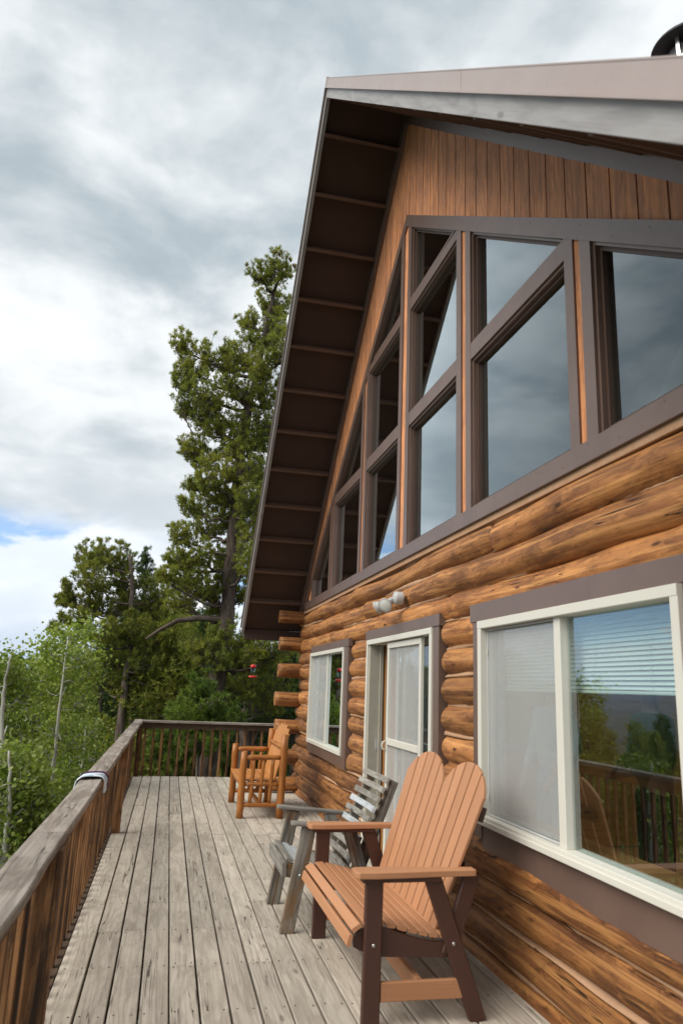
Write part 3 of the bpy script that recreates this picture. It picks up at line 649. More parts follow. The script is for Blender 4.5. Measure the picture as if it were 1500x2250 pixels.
for sgn in (1, -1):
    def yy(d): return WYC+sgn*d
    def vert(d0, d1, m='trim', x0=1.952, x1=1.985, name='trim_board'):
        P = trap(x0, yy(d0), yy(d1), 2.812, hb); LB().prism(P, (x1-x0, 0, 0), (0, 0, 1)).build(name, m, gw)
    for d0, d1 in ((0.07, 0.165), (1.36, 1.455), (1.545, 1.64), (2.98, 3.07), (3.14, 3.24), (4.36, 4.45)): vert(d0, d1)
    for d0, d1 in ((0.0, 0.072), (1.453, 1.547), (3.068, 3.142), (4.448, 4.7)): vert(d0, d1, 'siding', 1.966, 1.98, 'plank')
    for name, d0, d1, rails in (('A', 0.165, 1.36, (3.95, 5.15)), ('B', 1.64, 2.98, (3.95,)), ('C', 3.24, 4.36, ())):
        win = empty('window', (0, 0, 0), parent=gw)
        bands = [2.812]+[z for z in rails]+[None]
        for z in rails:
            P = [(1.954, yy(d0), z), (1.954, yy(d1), z), (1.954, yy(d1), z+0.13), (1.954, yy(d0), z+0.13)]
            for i in (2, 3): P[i] = (P[i][0], P[i][1], min(P[i][2], hb(P[i][1])))
            if P[1][2] > hb(yy(d1)): continue
            LB().prism(P, (0.03, 0, 0), (0, 1, 0)).build('rail', 'trim', win)
        lows = [2.812]+[z+0.13 for z in rails]; highs = list(rails)+[None]
        for zl, zh in zip(lows, highs):
            # each light is clipped by the sloping header
            def topf(y, zh=zh): return min(hb(y), zh) if zh else hb(y)
            def outline(ins, x):
                dd0, dd1 = d0+ins, d1-ins; zl_ = zl+ins
                tf = lambda d: (min(hb(yy(d))-ins*1.22, (zh-ins) if zh else 99))
                if tf(dd0) <= zl_: return None
                if tf(dd1) < zl_:      # header meets the bottom before the outer jamb
                    dd1 = (ZH-0.13-ins*1.22-zl_)/HS
                pts = [(dd0, zl_), (dd1, zl_)]
                if tf(dd1) > zl_+0.01: pts.append((dd1, tf(dd1)))
                if zh:
                    dk = (ZH-0.13-ins*1.22-(zh-ins))/HS
                    if dd0 < dk < dd1: pts.append((dk, zh-ins))
                pts.append((dd0, tf(dd0)))
                return [(x, yy(d), z) for d, z in pts]
            outer, inner, inner2 = outline(0.0, 1.958), outline(0.020, 1.975), outline(0.042, 2.02)
            if outer is None or inner2 is None or len(outer) != len(inner): continue
            def ring(A, B, xa, xb, name, m):
                mb = LB(); n = len(A)
                for i in range(n):
                    j = (i+1) % n; b0 = len(mb.v)
                    q = [(xa, *A[i][1:]), (xa, *A[j][1:]), (xa, *B[j][1:]), (xa, *B[i][1:])]
                    for p in q: mb.v.append(p)
                    for p in q: mb.v.append((xb, p[1], p[2]))
                    uvq = [(0, 0), (1, 0), (1, .1), (0, .1)]
                    for f in ((0, 1, 2, 3), (7, 6, 5, 4), (3, 2, 6, 7), (1, 0, 4, 5)): mb.face([b0+k for k in f], uvq)
                mb.build(name, m, win)
            ring(outer, inner, 1.970, 2.06, 'outer_stop', 'trim')
            if len(inner2) == len(inner):
                ring(inner, inner2, 1.996, 2.055, 'inner_stop', 'trimdark')
            P = outline(0.025, XG)
            LB().prism(P, (0.006, 0, 0)).build('pane', 'glass_up', win)
# ---- roof
roof = empty('roof', (0, 0, 0), parent=cabin)
XO = 1.06; XB = 9.4
for sgn in (1, -1):
    ye = YF if sgn > 0 else YN
    ze = zroof(ye)
    def sl(p0, p1, dz0, dz1): return [(p0, YC, ZR+dz0), (p0, ye, ze+dz0), (p0, ye, ze+dz1), (p0, YC, ZR+dz1)]
    u = (0, sgn, -SL)
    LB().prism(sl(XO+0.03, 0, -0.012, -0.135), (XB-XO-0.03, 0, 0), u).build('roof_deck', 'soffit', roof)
    # standing seam sheet and the bent metal cap on the rake
    LB().prism(sl(XO+0.01, 0, 0.004, -0.010), (XB-XO, 0, 0), u).build('metal_sheet', 'metal', roof)
    n = 3
    for i in range(n):
        a = i/n; c_ = (i+1)/n
        ya, yb_ = YC+(ye-YC)*a, YC+(ye-YC)*c_; za, zb = zroof(ya), zroof(yb_); g = 0.0015*(i % 2)
        LB().prism([(XO-.012-g, ya, za+.012), (XO-.012-g, yb_, zb+.012), (XO-.012-g, yb_, zb-.108), (XO-.012-g, ya, za-.108)], (0.014, 0, 0), u).build('rake_cap', 'metal', roof)
        LB().prism([(XO-.026-g, ya, za-.108), (XO-.026-g, yb_, zb-.108), (XO-.026-g, yb_, zb-.120), (XO-.026-g, ya, za-.120)], (0.03, 0, 0), u).build('cap_lip', 'metal', roof)
        LB().prism([(XO-.014-g, ya, za+.013), (XO-.014-g, yb_, zb+.013), (XO-.014-g, yb_, zb+.006), (XO-.014-g, ya, za+.006)], (0.12, 0, 0), u).build('cap_flange', 'metal', roof)
    ym = YC+(ye-YC)*0.25
    for (ya, yb_) in ((YC, ym-sgn*.0015), (ym+sgn*.0015, ye)):
        za, zb = zroof(ya), zroof(yb_)
        LB().prism([(XO, ya, za-.110), (XO, yb_, zb-.110), (XO, yb_, zb-.238), (XO, ya, za-.238)], (0.04, 0, 0), u).build('fascia_board', 'fascia', roof)
    # rake trim against the wall
    LB().prism([(1.935, YC, ZR-.137), (1.935, ye-sgn*.4, zroof(ye-sgn*.4)-.137), (1.935, ye-sgn*.4, zroof(ye-sgn*.4)-.355), (1.935, YC, ZR-.355)], (0.036, 0, 0), u).build('rake_trim', 'trim' , roof)
    # lookouts under the overhang
    d = 0.28
    while d < abs(ye-YC)-0.15:
        y = YC+sgn*d; z = zroof(y)
        nrm = Vector((0, sgn*SL, 1)).normalized()
        LB().beam((XO+.041, y, z-.190), (1.934, y, z-.190), 0.038, 0.085, up=nrm, ch=.002).build('lookout', 'lookout', roof)
        d += 0.440
    # eave fascia
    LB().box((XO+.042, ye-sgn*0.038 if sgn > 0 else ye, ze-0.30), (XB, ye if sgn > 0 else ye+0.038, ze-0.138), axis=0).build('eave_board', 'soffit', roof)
LB().prism([(XO-.014, YC-.09, ZR-.062), (XO-.014, YC, ZR+.024), (XO-.014, YC+.09, ZR-.062), (XO-.014, YC+.09, ZR-.074), (XO-.014, YC-.09, ZR-.074)], (XB-XO, 0, 0), (1, 0, 0)).build('ridge_cap', 'metal', roof)
ch = empty('chimney', (0, 0, 0), parent=cabin)
cc = (3.02, 3.44)
LB().lathe([(0.13, 4.4), (0.13, 5.660), (0.137, 5.660), (0.137, 5.720), (0.13, 5.720), (0.13, 5.795), (0.118, 5.795), (0.118, 4.7)], (*cc, 0)).build('flue_pipe', 'flue', ch)
LB().lathe([(0.0, 5.880), (0.215, 5.860), (0.225, 5.845), (0.225, 5.825), (0.21, 5.830), (0.0, 5.845)], (*cc, 0), n=32).build('flue_cap', 'fluecap', ch)
for k in range(4):
    a = k*math.pi/2+0.5; LB().beam((cc[0]+.132*math.cos(a), cc[1]+.132*math.sin(a), 5.660), (cc[0]+.15*math.cos(a), cc[1]+.15*math.sin(a), 5.840), 0.025, 0.004, up=(math.cos(a), math.sin(a), 0)).build('cap_strap', 'flue', ch)

# ---- ground-floor windows and door
def frame(parent, y0, y1, z0, z1, w, x0, x1, m, name='frame'):
    tb(name, m, parent, (x0, y0, z1-w), (x1, y1, z1), 1); tb(name, m, parent, (x0, y0, z0), (x1, y1, z0+w), 1)
    tb(name, m, parent, (x0+.001, y0, z0+w), (x1-.001, y0+w, z1-w), 2); tb(name, m, parent, (x0+.001, y1-w, z0+w), (x1-.001, y1, z1-w), 2)
def pane(parent, y0, y1, z0, z1, x, m='glass', name='pane', th=.005):
    LB().prism([(x, y0, z0), (x, y1, z0), (x, y1, z1), (x, y0, z1)], (th, 0, 0)).build(name, m, parent)
# small window
w1 = empty('small_window', (0, 0, 0), parent=cabin)
tb('top_trim', 'trim', w1, (1.935, 8.10, 2.015), (1.985, 10.40, 2.105), 1)
tb('bottom_trim', 'trim', w1, (1.938, 8.12, 0.685), (1.985, 10.41, 0.805), 1)
tb('side_trim', 'trim', w1, (1.94, 8.13, 0.807), (2.06, 8.325, 2.013), 2)
tb('side_trim', 'trim', w1, (1.965, 10.415, 0.69), (2.06, 10.44, 2.10), 2)
frame(w1, 8.327, 10.413, 0.807, 2.013, 0.045, 1.925, 2.03, 'white')
tb('mullion', 'white', w1, (1.960, 9.345, 0.853), (1.996, 9.38, 1.967), 2)
pane(w1, 8.372, 9.34, 0.852, 1.968, 1.985); pane(w1, 9.385, 10.368, 0.852, 1.968, 1.995)
pane(w1, 9.385, 10.368, 0.852, 1.968, 1.968, 'screen', 'insect_screen', .001)
cu = LB(); nn_ = 60
for i in range(nn_+1):
    y = 9.30+1.08*i/nn_; x = 2.10+0.02*math.sin(i*1.1)+0.008*math.sin(i*2.9)
    cu.v += [(x, y, 0.80), (x, y, 2.05)]
for i in range(nn_): cu.face((2*i, 2*i+2, 2*i+3, 2*i+1), [(0, 0)]*4, True)
cu.build('curtain', 'sheer', w1)
for z in (1.33,): tb('sash_bar', 'white', w1, (2.10, 8.372, z-.012), (2.11, 9.30, z+.012), 1)
# big window with blind
w2 = empty('large_window', (0, 0, 0), parent=cabin)
tb('top_trim', 'trim', w2, (1.935, 2.36, 2.008), (1.985, 4.61, 2.128), 1)
tb('side_trim', 'trim', w2, (1.94, 4.452, 0.69), (2.06, 4.575, 2.006), 2)
tb('side_trim', 'trim', w2, (1.94, 2.40, 0.69), (2.06, 2.488, 2.006), 2)
tb('bottom_trim', 'trim', w2, (1.945, 2.49, 0.60), (1.99, 4.45, 0.777), 1)
frame(w2, 2.49, 4.45, 0.78, 2.006, 0.05, 1.915, 2.04, 'white')
tb('sill_lip', 'white', w2, (1.900, 2.49, 0.780), (1.914, 4.45, 0.812), 1)
tb('mullion', 'white', w2, (1.943, 3.450, 0.831), (2.0, 3.515, 1.955), 2)
frame(w2, 3.516, 4.399, 0.832, 1.954, 0.012, 1.958, 1.972, 'galv', 'screen_frame')
pane(w2, 3.516, 4.399, 0.832, 1.954, 2.0); pane(w2, 2.541, 3.444, 0.832, 1.954, 1.985)
pane(w2, 3.534, 4.381, 0.85, 1.936, 1.962, 'screen', 'insect_screen', .001)
for z in (1.80, 0.93): tb('screen_tab', 'white', w2, (1.950, 4.372, z), (1.954, 4.384, z+.025), 2)
sl_me = LB()
sl_me.beam((2.085, 2.56, 0), (2.085, 4.38, 0), 0.026, 0.0016, up=(-0.80, 0, .6), ch=.0003)
sl_me.v = [(a-CO[0], b_-CO[1], c_) for a, b_, c_ in sl_me.v]
sm = sl_me.mesh('blind_slat', 'blind'); bl = empty('blind', (0, 0, 0), parent=w2)
bl.parent = cabin
z = 1.985; 
while z > 1.60: link('slat', sm, bl, (0, 0, z)); z -= 0.0225
tb('bottom_bar', 'blind', bl, (2.072, 2.56, 1.572), (2.098, 4.38, 1.588), 1)
for y in (2.9, 3.35, 4.0): tb('cord', 'blind', bl, (2.070, y, 1.575), (2.0715, y+.002, 1.99), 2)
tb('inner_sill', 'roomwood', w2, (2.08, 2.40, 0.77), (2.30, 4.6, 0.80), 1)
# sliding door
dr = empty('sliding_door', (0, 0, 0), parent=cabin)
tb('top_trim', 'trim', dr, (1.932, 5.195, 2.035), (1.985, 7.345, 2.128), 1)
tb('side_trim', 'trim', dr, (1.94, 5.225, 0.0), (2.06, 5.345, 2.033), 2)
tb('side_trim', 'trim', dr, (1.965, 7.285, 0.0), (2.06, 7.325, 2.033), 2)
tb('door_frame', 'white', dr, (1.925, 5.347, 1.985), (2.10, 7.283, 2.033), 1)
tb('door_frame', 'white', dr, (1.925, 5.347, 0.02), (2.10, 5.40, 1.984), 2)
tb('door_frame', 'white', dr, (1.925, 7.235, 0.02), (2.10, 7.283, 1.984), 2)
tb('jamb', 'cream', dr, (1.945, 7.205, 0.03), (2.045, 7.234, 1.984), 2)
tb('jamb_track', 'cream', dr, (2.047, 7.18, 0.03), (2.085, 7.234, 1.984), 2)
tb('inner_casing', 'pinepanel', dr, (2.10, 7.16, 0.0), (2.40, 7.30, 2.03), 2)
tb('threshold', 'cream', dr, (1.93, 5.40, 0.002), (2.10, 7.234, 0.03), 1)
tb('strike_plate', 'galv', dr, (2.02, 7.1985, 0.98), (2.045, 7.2045, 1.08), 2)
frame(dr, 5.67, 6.63, 0.04, 1.975, 0.05, 1.955, 1.985, 'white', 'screen_door_frame')
tb('screen_door_bar', 'white', dr, (1.952, 5.72, 1.07), (1.984, 6.58, 1.125), 1)
pane(dr, 5.72, 6.58, 0.09, 1.925, 1.972, 'screen', 'insect_screen', .001)
dh = LB(); dh.tube([(1.955, 6.605, 1.02), (1.925, 6.605, 1.03), (1.918, 6.605, 1.06), (1.925, 6.605, 1.09), (1.955, 6.605, 1.10)], .007, 8); dh.build('handle', 'white', dr)
pane(dr, 5.42, 6.56, 0.06, 1.95, 2.04)
frame(dr, 5.402, 6.58, 0.035, 1.975, 0.045, 2.03, 2.06, 'white', 'glass_door_frame')

# ------------------------------------------------------------------ floodlight on the wall
fl = empty('floodlight', (1.93, 6.13, 2.34), label='grey twin-head outdoor floodlight on the log wall above the sliding door', category='lamp')
MB().lathe([(0, -.075), (0.05, -.07), (0.058, -.055), (0.058, 0.0)], (0, 0, 0), (1, 0, 0), n=20).build('wall_box', 'galv', fl)
for (tip, aim) in (((-0.085, 0.06, -0.02), (-0.55, -0.55, -0.42)), ((-0.085, 0.16, -0.02), (-0.62, 0.45, -0.42))):
    a = Vector(aim).normalized(); p = Vector(tip)
    MB().tube([(-0.05, 0.03, 0.0), (-0.075, 0.06, 0.0), p], 0.014, 10).build('arm', 'galv', fl)
    hd = MB().lathe([(0.02, -0.03), (0.024, -0.012), (0.027, -0.012), (0.028, 0.03), (0.025, 0.034), (0.032, 0.045), (0.056, 0.095), (0.061, 0.105), (0.064, 0.105), (0.064, 0.116), (0.058, 0.116)], p, a, n=24).build('lamp_head', 'galv', fl)
    MB().lathe([(0.0585, 0.112), (0.046, 0.119), (0.02, 0.124), (0, 0.125)], p, a, n=24).build('lens', 'lens', hd)
# hummingbird feeder under the eave
hf = empty('hummingbird_feeder', (1.28, 11.85, 1.65), label='red and clear hummingbird feeder hanging under the far eave', category='bird feeder')
MB().tube([(0, 0, 0.21), (0, 0.002, 0.60), (0, 0, 0.68)], 0.0018, 5).build('wire', 'wire', hf)
MB().lathe([(0, 0.215), (0.022, 0.212), (0.042, 0.20), (0.047, 0.185), (0.047, 0.165), (0.04, 0.16)], n=20).build('cap', 'red', hf)
MB().lathe([(0.040, 0.165), (0.036, 0.13), (0.030, 0.095), (0.034, 0.06), (0.04, 0.032)], n=20).build('bottle', 'clear', hf)
MB().lathe([(0.038, 0.034), (0.066, 0.03), (0.07, 0.018), (0.062, 0.004), (0.02, 0.0), (0, 0)], n=20).build('dish', 'red', hf)
for k in range(5):
    a = k*1.2566; MB().lathe([(0, 0.012), (0.011, 0.009), (0.012, 0)], (0.056*math.cos(a), 0.056*math.sin(a), 0.028), n=8).build('flower_port', 'red', hf)

# ------------------------------------------------------------------ tan poly settee (near)
st = empty('settee', (1.065, 3.76, 0), label='tan and dark brown two-seat slatted settee with heart-shaped back, nearest the camera', category='settee')
WD = 1.25     # width along y
for y in (0.0, WD):
    MB().beam((0.0, y, 0.0), (0.005, y, 0.650), 0.038, 0.088, up=(1, 0, 0), ch=.006).build('front_leg', 'poly_brown', st)
    MB().beam((0.545, y, 0.0), (0.305, y, 0.650), 0.038, 0.085, up=(1, 0, 0), ch=.006).build('rear_leg', 'poly_brown', st)
    s_ = 1 if y else -1
    MB().prism([(-0.085, y-s_*.041, .335), (-0.085, y-s_*.041, .38), (-0.05, y-s_*.041, .41), (0.02, y-s_*.041, .424), (0.08, y-s_*.041, .412), (0.2, y-s_*.041, .372), (0.32, y-s_*.041, .345), (0.42, y-s_*.041, .345), (0.47, y-s_*.041, .33), (0.47, y-s_*.041, .27), (0.1, y-s_*.041, .285), (0.0, y-s_*.041, .29)], (0, s_*0.02, 0), (1, 0, 0)).build('seat_rail', 'poly_brown', st)
    MB().beam((-0.06, y, 0.641), (0.34, y, 0.641), 0.07, 0.022, ch=.003).build('arm_bracket', 'poly_brown', st)
    MB().beam((0.400, y-s_*.02, 0.29), (0.525, y-s_*.02, 0.651), 0.035, 0.078, up=(1, 0, 0), ch=.004).build('back_brace', 'poly_brown', st)
    # contoured arm
    am = MB(); prof = [(-0.10, .045), (-0.085, .06), (0.0, .066), (0.12, .060), (0.28, .046), (0.42, .038), (0.525, .036), (0.532, .03)]
    pts = [(x, y+w, .653) for x, w in prof]+[(x, y-w, .653) for x, w in prof[::-1]]
    am.prism(pts, (0, 0, 0.030), (1, 0, 0)); am_o = am.build('armrest', 'poly_tan', st)
    bv = am_o.modifiers.new('soft', 'BEVEL'); bv.width = .006; bv.segments = 2; bv.limit_method = 'ANGLE'
    MB().beam((0.048, y, 0.145), (0.46, y, 0.145), 0.028, 0.085, ch=.004).build('side_stretcher', 'poly_tan', st)
    for (bx, bz) in ((0.005, .35), (0.415, .345)):
        yy = y+(0.0205 if y else -0.0205)
        MB().lathe([(0, 0.004), (0.007, 0.003), (0.009, 0)], (bx, yy, bz), (0, 1 if y else -1, 0), n=10).build('bolt', 'steel', st)
MB().beam((0.25, 0.02, 0.145), (0.25, WD-.02, 0.145), 0.030, 0.085, up=(0, 0, 1), ch=.004).build('cross_stretcher', 'poly_tan', st)
# seat slats over the curved rails
seatp = [(-0.110, .370, 76, .054), (-0.078, .424, 32, .052), (-0.016, .442, 4, .050), (0.044, .436, -9, .048), (0.102, .423, -13, .047), (0.159, .409, -14, .047), (0.215, .395, -13, .047), (0.270, .383, -11, .046), (0.324, .374, -7, .046), (0.378, .370, -2, .046)]
for i, (x, z, a, w) in enumerate(seatp):
    upv = (-math.sin(R(a)), 0, math.cos(R(a)))
    MB().beam((x, (.022 if i > 2 else -.004), z), (x, WD-(.022 if i > 2 else -.004), z), w, 0.020, up=upv, ch=.005).build('seat_slat', 'poly_tan', st)
# heart-shaped back: two lobes of upright slats
nb = 10; lean = Vector((0.275, 0, 0.90)); zb = .335; x0b = .352
def backtop(y):
    c1, c2, rr = WD*0.255, WD*0.745, WD*0.245
    d = min(abs(y-c1), abs(y-c2)); return 0.935+0.235*math.sqrt(max(0, 1-(d/(rr*1.04))**2))
gw_ = (WD-0.03)/nb
for i in range(nb):
    ya = 0.015+gw_*i+0.008; yb_ = ya+gw_-0.016
    mid = WD/2
    def P(y, z):
        f = (z-zb)/0.85; spread = 0.88+0.18*min(1, f*1.2)
        yy = mid+(y-mid)*spread
        return (x0b+f*0.30+0.018*((y-mid)/mid)**2*-1, yy, z)
    m_ = 4; top = [P(ya+(yb_-ya)*k/m_, backtop(ya+(yb_-ya)*k/m_)) for k in range(m_+1)]
    poly = [P(ya, zb), P(yb_, zb)]+top[::-1]
    o_ = MB().prism(poly, (0.017, 0, -0.006), (0.33, 0, .94)).build('back_slat', 'poly_tan', st)
    bv = o_.modifiers.new('soft', 'BEVEL'); bv.width = .004; bv.segments = 2; bv.limit_method = 'ANGLE'
for z in (.42, .66, .93):
    f = (z-zb)/0.85; MB().beam((x0b+f*.30+.036, 0.04, z), (x0b+f*.30+.036, WD-.04, z), .075, .026, up=(0.94, 0, -0.33), ch=.004).build('back_crossbar', 'poly_brown', st)

# ------------------------------------------------------------------ grey weathered chair
gc = empty('weathered_chair', (0.88, 5.13, 0), rz=0, label='grey weathered slatted wooden armchair behind the tan settee', category='chair')
GW = 0.63
for y in (0.0, GW):
    s_ = -1 if y == 0 else 1
    MB().beam((-0.005, y+s_*.012, 0.0), (0.115, y+s_*.012, 0.638), 0.038, 0.095, up=(1, 0, 0), ch=.004).build('front_leg', 'greyleg', gc)
    MB().beam((0.60, y+s_*.012, 0.0), (0.395, y+s_*.012, 0.62), 0.038, 0.09, up=(1, 0, 0), ch=.004).build('rear_leg', 'greyleg', gc)
    ap = [(-0.01, .026), (0.0, .036), (0.02, .040), (0.2, .038), (0.42, .034), (0.56, .028)]
    am = MB().prism([(x, y+s_*.02+w, 0.652-0.085*max(0, x)) for x, w in ap]+[(x, y+s_*.02-w, 0.652-0.085*max(0, x)) for x, w in ap[::-1]], (0, 0, 0.026), (1, 0, 0)).build('armrest', 'grey', gc)
    bv = am.modifiers.new('soft', 'BEVEL'); bv.width = .008; bv.segments = 2; bv.limit_method = 'ANGLE'
    MB().beam((-0.02, y-s_*.03, 0.37), (0.50, y-s_*.03, 0.285), 0.036, 0.085, ch=.003).build('seat_rail', 'greyleg', gc)
    MB().beam((0.43, y-s_*.035, 0.27), (0.715, y-s_*.035, 0.93), 0.036, 0.095, up=(1, 0, 0), ch=.003, t1=0.06).build('back_post', 'greyleg', gc)
MB().beam((-0.037, -0.005, 0.375), (-0.037, GW+.005, 0.375), 0.03, 0.085, ch=.003).build('front_apron', 'grey', gc)
for i in range(8):
    f = i/7; x = 0.0+0.42*f; z = 0.428-0.085*f-0.02*math.sin(f*3.14)
    MB().beam((x, 0.012, z+rnd.uniform(-.002, .002)), (x, GW-.012, z+rnd.uniform(-.002, .002)), 0.045, 0.022, up=(0.18, 0, 1), ch=.005).build('seat_slat', 'bluewhite' if i in (1, 2) else 'grey', gc)
for i in range(10):
    f = i/9; x = 0.405+0.285*f; z = 0.36+0.575*f
    bs = MB(); n = 8; pts = []
    # bowed slat
    upv = Vector((0.9, 0, -0.42)).normalized()
    for k in range(n):
        ya, yb_ = GW*k/n+(-.01 if k == 0 else 0), GW*(k+1)/n+(.01 if k == n-1 else 0)
        def bow(y): return 0.028*(1-((y-GW/2)/(GW/2))**2)
        bs.beam((x+bow(ya)-.03, ya, z-bow(ya)*.4), (x+bow(yb_)-.03, yb_, z-bow(yb_)*.4), 0.043, 0.018, up=upv, ch=.004)
    bs.build('back_slat', 'bluewhite' if i in (4, 6) else 'grey', gc)
for y in (0.0, GW):
    s_ = -1 if y == 0 else 1
    MB().lathe([(0, 0.006), (0.006, 0.005), (0.009, 0)], (0.066, y+s_*.032, .345), (0, s_, 0), n=10).build('bolt', 'steel', gc)

# ------------------------------------------------------------------ honey log settee (far)
ls = empty('log_settee', (0.95, 9.25, 0), label='honey coloured peeled log settee with fan-slat back near the far corner', category='settee')
LW = 1.2
def pole(p0, p1, r, name, wob=.004, n=10):
    g = rnd; k = 6; p0 = Vector(p0); p1 = Vector(p1); pts = []; rr = []
    for i in range(k+1):
        f = i/k; p = p0.lerp(p1, f); pts.append((p.x+g.uniform(-wob, wob), p.y+g.uniform(-wob, wob), p.z+g.uniform(-wob, wob)*.3)); rr.append(r*(1+g.uniform(-.06, .06))*(0.9 if i in (0, k) else 1))
    return MB().tube(pts, rr, n).build(name, 'pinelog', ls)
for y in (0, LW):
    pole((0, y, 0), (0.01, y, 0.755), .043, 'front_post'); pole((0.475, y, 0), (0.50, y, 0.965), .046, 'rear_post')
    pole((0.04, y, 0.69), (0.46, y, 0.695), .031, 'arm_rail'); pole((0.03, y, 0.15), (0.46, y, 0.15), .028, 'low_rail')
    pole((0.03, y, 0.385), (0.46, y, 0.385), .026, 'seat_side_rail')
    for x in (0.12, 0.235, 0.35): pole((x-.01, y, 0.165), (x+.015, y, 0.675), .023, 'spindle')
pole((0, 0.03, 0.385), (0, LW-.03, 0.385), .030, 'front_rail'); pole((0.47, 0.03, 0.36), (0.47, LW-.03, 0.36), .03, 'back_rail'); pole((0.50, 0.03, 0.80), (0.50, LW-.03, 0.80), .03, 'back_rail')
pole((0.24, 0.03, 0.15), (0.24, LW-.03, 0.15), .026, 'cross_rail')
for i in range(5):
    x = -0.035+0.088*i; MB().beam((x+.04, 0.02, 0.424), (x+.04, LW-.02, 0.424), .084, .020, ch=.004).build('seat_slat', 'pineslat', ls)
nb = 11
for i in range(nb):
    f = (i+0.5)/nb; yb_ = 0.10+(LW-0.2)*f; yt = 0.02+(LW-.04)*f
    top = 1.065-0.34*(f-0.5)**2*1.25+(.012 if i % 2 else -.012)
    MB().beam((0.405, yb_, 0.40), (0.405+(top-.40)*.26, yt, top), .074, .018, up=(1, 0, -.2), ch=.004, w1=.092).build('back_slat', 'pineslat', ls)

# ------------------------------------------------------------------ people inside, behind the large window
def skin_part(name, joints, edges, m, parent, sub=2):
    me = bpy.data.meshes.new(name); me.from_pydata([j[0] for j in joints], edges, []); me.materials.append(MATS[m])
    o = bpy.data.objects.new(name, me); COL.objects.link(o)
    if parent is not None: o.parent = parent
    sk = o.modifiers.new('skin', 'SKIN'); sk.use_smooth_shade = True
    for v, j in zip(me.skin_vertices[0].data, joints):
        r = j[1]; v.radius = r if isinstance(r, tuple) else (r, r)
    me.skin_vertices[0].data[0].use_root = True
    s2 = o.modifiers.new('sub', 'SUBSURF'); s2.levels = sub; s2.render_levels = sub
    return o
def person(loc, rz, label, top, bottom, hands):
    """hands: elbow and wrist positions, left and right"""
    (el, wl), (er, wr) = hands
    J = [((0, 0, 0.98), (.14, .10)), ((0, 0, 1.15), (.13, .09)), ((0, 0, 1.36), (.15, .10)), ((0, 0, 1.47), (.06, .06)), ((0, .01, 1.55), (.052, .055)), ((0, .02, 1.62), (.075, .09)), ((0, .015, 1.70), (.078, .095)), ((0, .01, 1.755), (.05, .06)),
         ((.17, 0, 1.40), .055), (el, .042), (wl, .03), ((-.17, 0, 1.40), .055), (er, .042), (wr, .03),
         ((.09, 0, .88), .085), ((.10, .02, .50), .058), ((.10, -.01, .10), .042), ((.10, .10, .03), .035), ((-.09, 0, .88), .085), ((-.10, .02, .50), .058), ((-.10, -.01, .10), .042), ((-.10, .10, .03), .035)]
    E = [(0, 1), (1, 2), (2, 3), (3, 4), (4, 5), (5, 6), (6, 7), (2, 8), (8, 9), (9, 10), (2, 11), (11, 12), (12, 13), (0, 14), (14, 15), (15, 16), (16, 17), (0, 18), (18, 19), (19, 20), (20, 21)]
    for (w, e_) in ((10, 9), (13, 12)):      # palm and five fingers
        a = Vector(J[w][0]); d = (a-Vector(J[e_][0])).normalized(); sdir = d.cross(Vector((0, 1, 0.3))).normalized()
        J.append((tuple(a+d*.06), (.034, .018))); pi = len(J)-1; E.append((w, pi))
        for q, (of, ln) in enumerate(((-.026, .06), (-.009, .075), (.009, .07), (.026, .055))):
            J.append((tuple(a+d*.10+sdir*of), .0095)); J.append((tuple(a+d*(.10+ln*.6)+sdir*of+Vector((0, .02, -.015))), .008)); E += [(pi, len(J)-2), (len(J)-2, len(J)-1)]
        J.append((tuple(a+d*.06+sdir*.05), .010)); E.append((pi, len(J)-1))
    o = skin_part('person', J, E, 'skin', None); o.location = loc; o.rotation_euler = (0, 0, rz); o['label'] = label; o['category'] = 'person'
    T = [((0, 0, 0.88), (.165, .125)), ((0, 0, 1.15), (.16, .118)), ((0, 0, 1.36), (.168, .12)), ((0, 0, 1.46), (.085, .08)), ((.175, 0, 1.40), .078), (el, .062), (tuple(Vector(el).lerp(Vector(wl), .92)), .048), ((-.175, 0, 1.40), .078), (er, .062), (tuple(Vector(er).lerp(Vector(wr), .92)), .048)]
    skin_part('top', T, [(0, 1), (1, 2), (2, 3), (2, 4), (4, 5), (5, 6), (2, 7), (7, 8), (8, 9)], top, o)
    B = [((0, 0, 1.0), (.152, .115)), ((0, 0, .92), (.155, .115)), ((.09, 0, .84), .103), ((.10, .02, .50), .078), ((.10, -.01, .08), .066), ((-.09, 0, .84), .103), ((-.10, .02, .50), .078), ((-.10, -.01, .08), .066)]
    skin_part('trousers', B, [(0, 1), (1, 2), (2, 3), (3, 4), (1, 5), (5, 6), (6, 7)], bottom, o)
    Hh = [((0, -.03, 1.62), (.07, .06)), ((0, -.02, 1.71), (.085, .09)), ((0, 0, 1.775), (.06, .07))]
    skin_part('hair', Hh, [(0, 1), (1, 2)], 'hair', o)
    f = MB(); f.lathe([(0, .112), (.012, .10), (.02, .08)], (0, .02, 1.635), (0, 1, -.15), n=8)
    f.build('nose', 'skin', o)
    return o
person((3.2, 5.84, 0), R(100), 'person in light blue shirt and jeans seen through the screened pane of the large window', 'blueshirt', 'jeans', (((.27, -.02, 1.14), (.22, .12, .92)), ((-.27, -.02, 1.14), (-.20, .14, .94))))
person((3.35, 4.72, 0), R(80), 'person in olive jacket with hands clasped seen through the clear pane of the large window', 'greenjacket', 'darkpants', (((.27, .02, 1.14), (.06, .22, 1.08)), ((-.27, .02, 1.14), (-.06, .22, 1.06))))

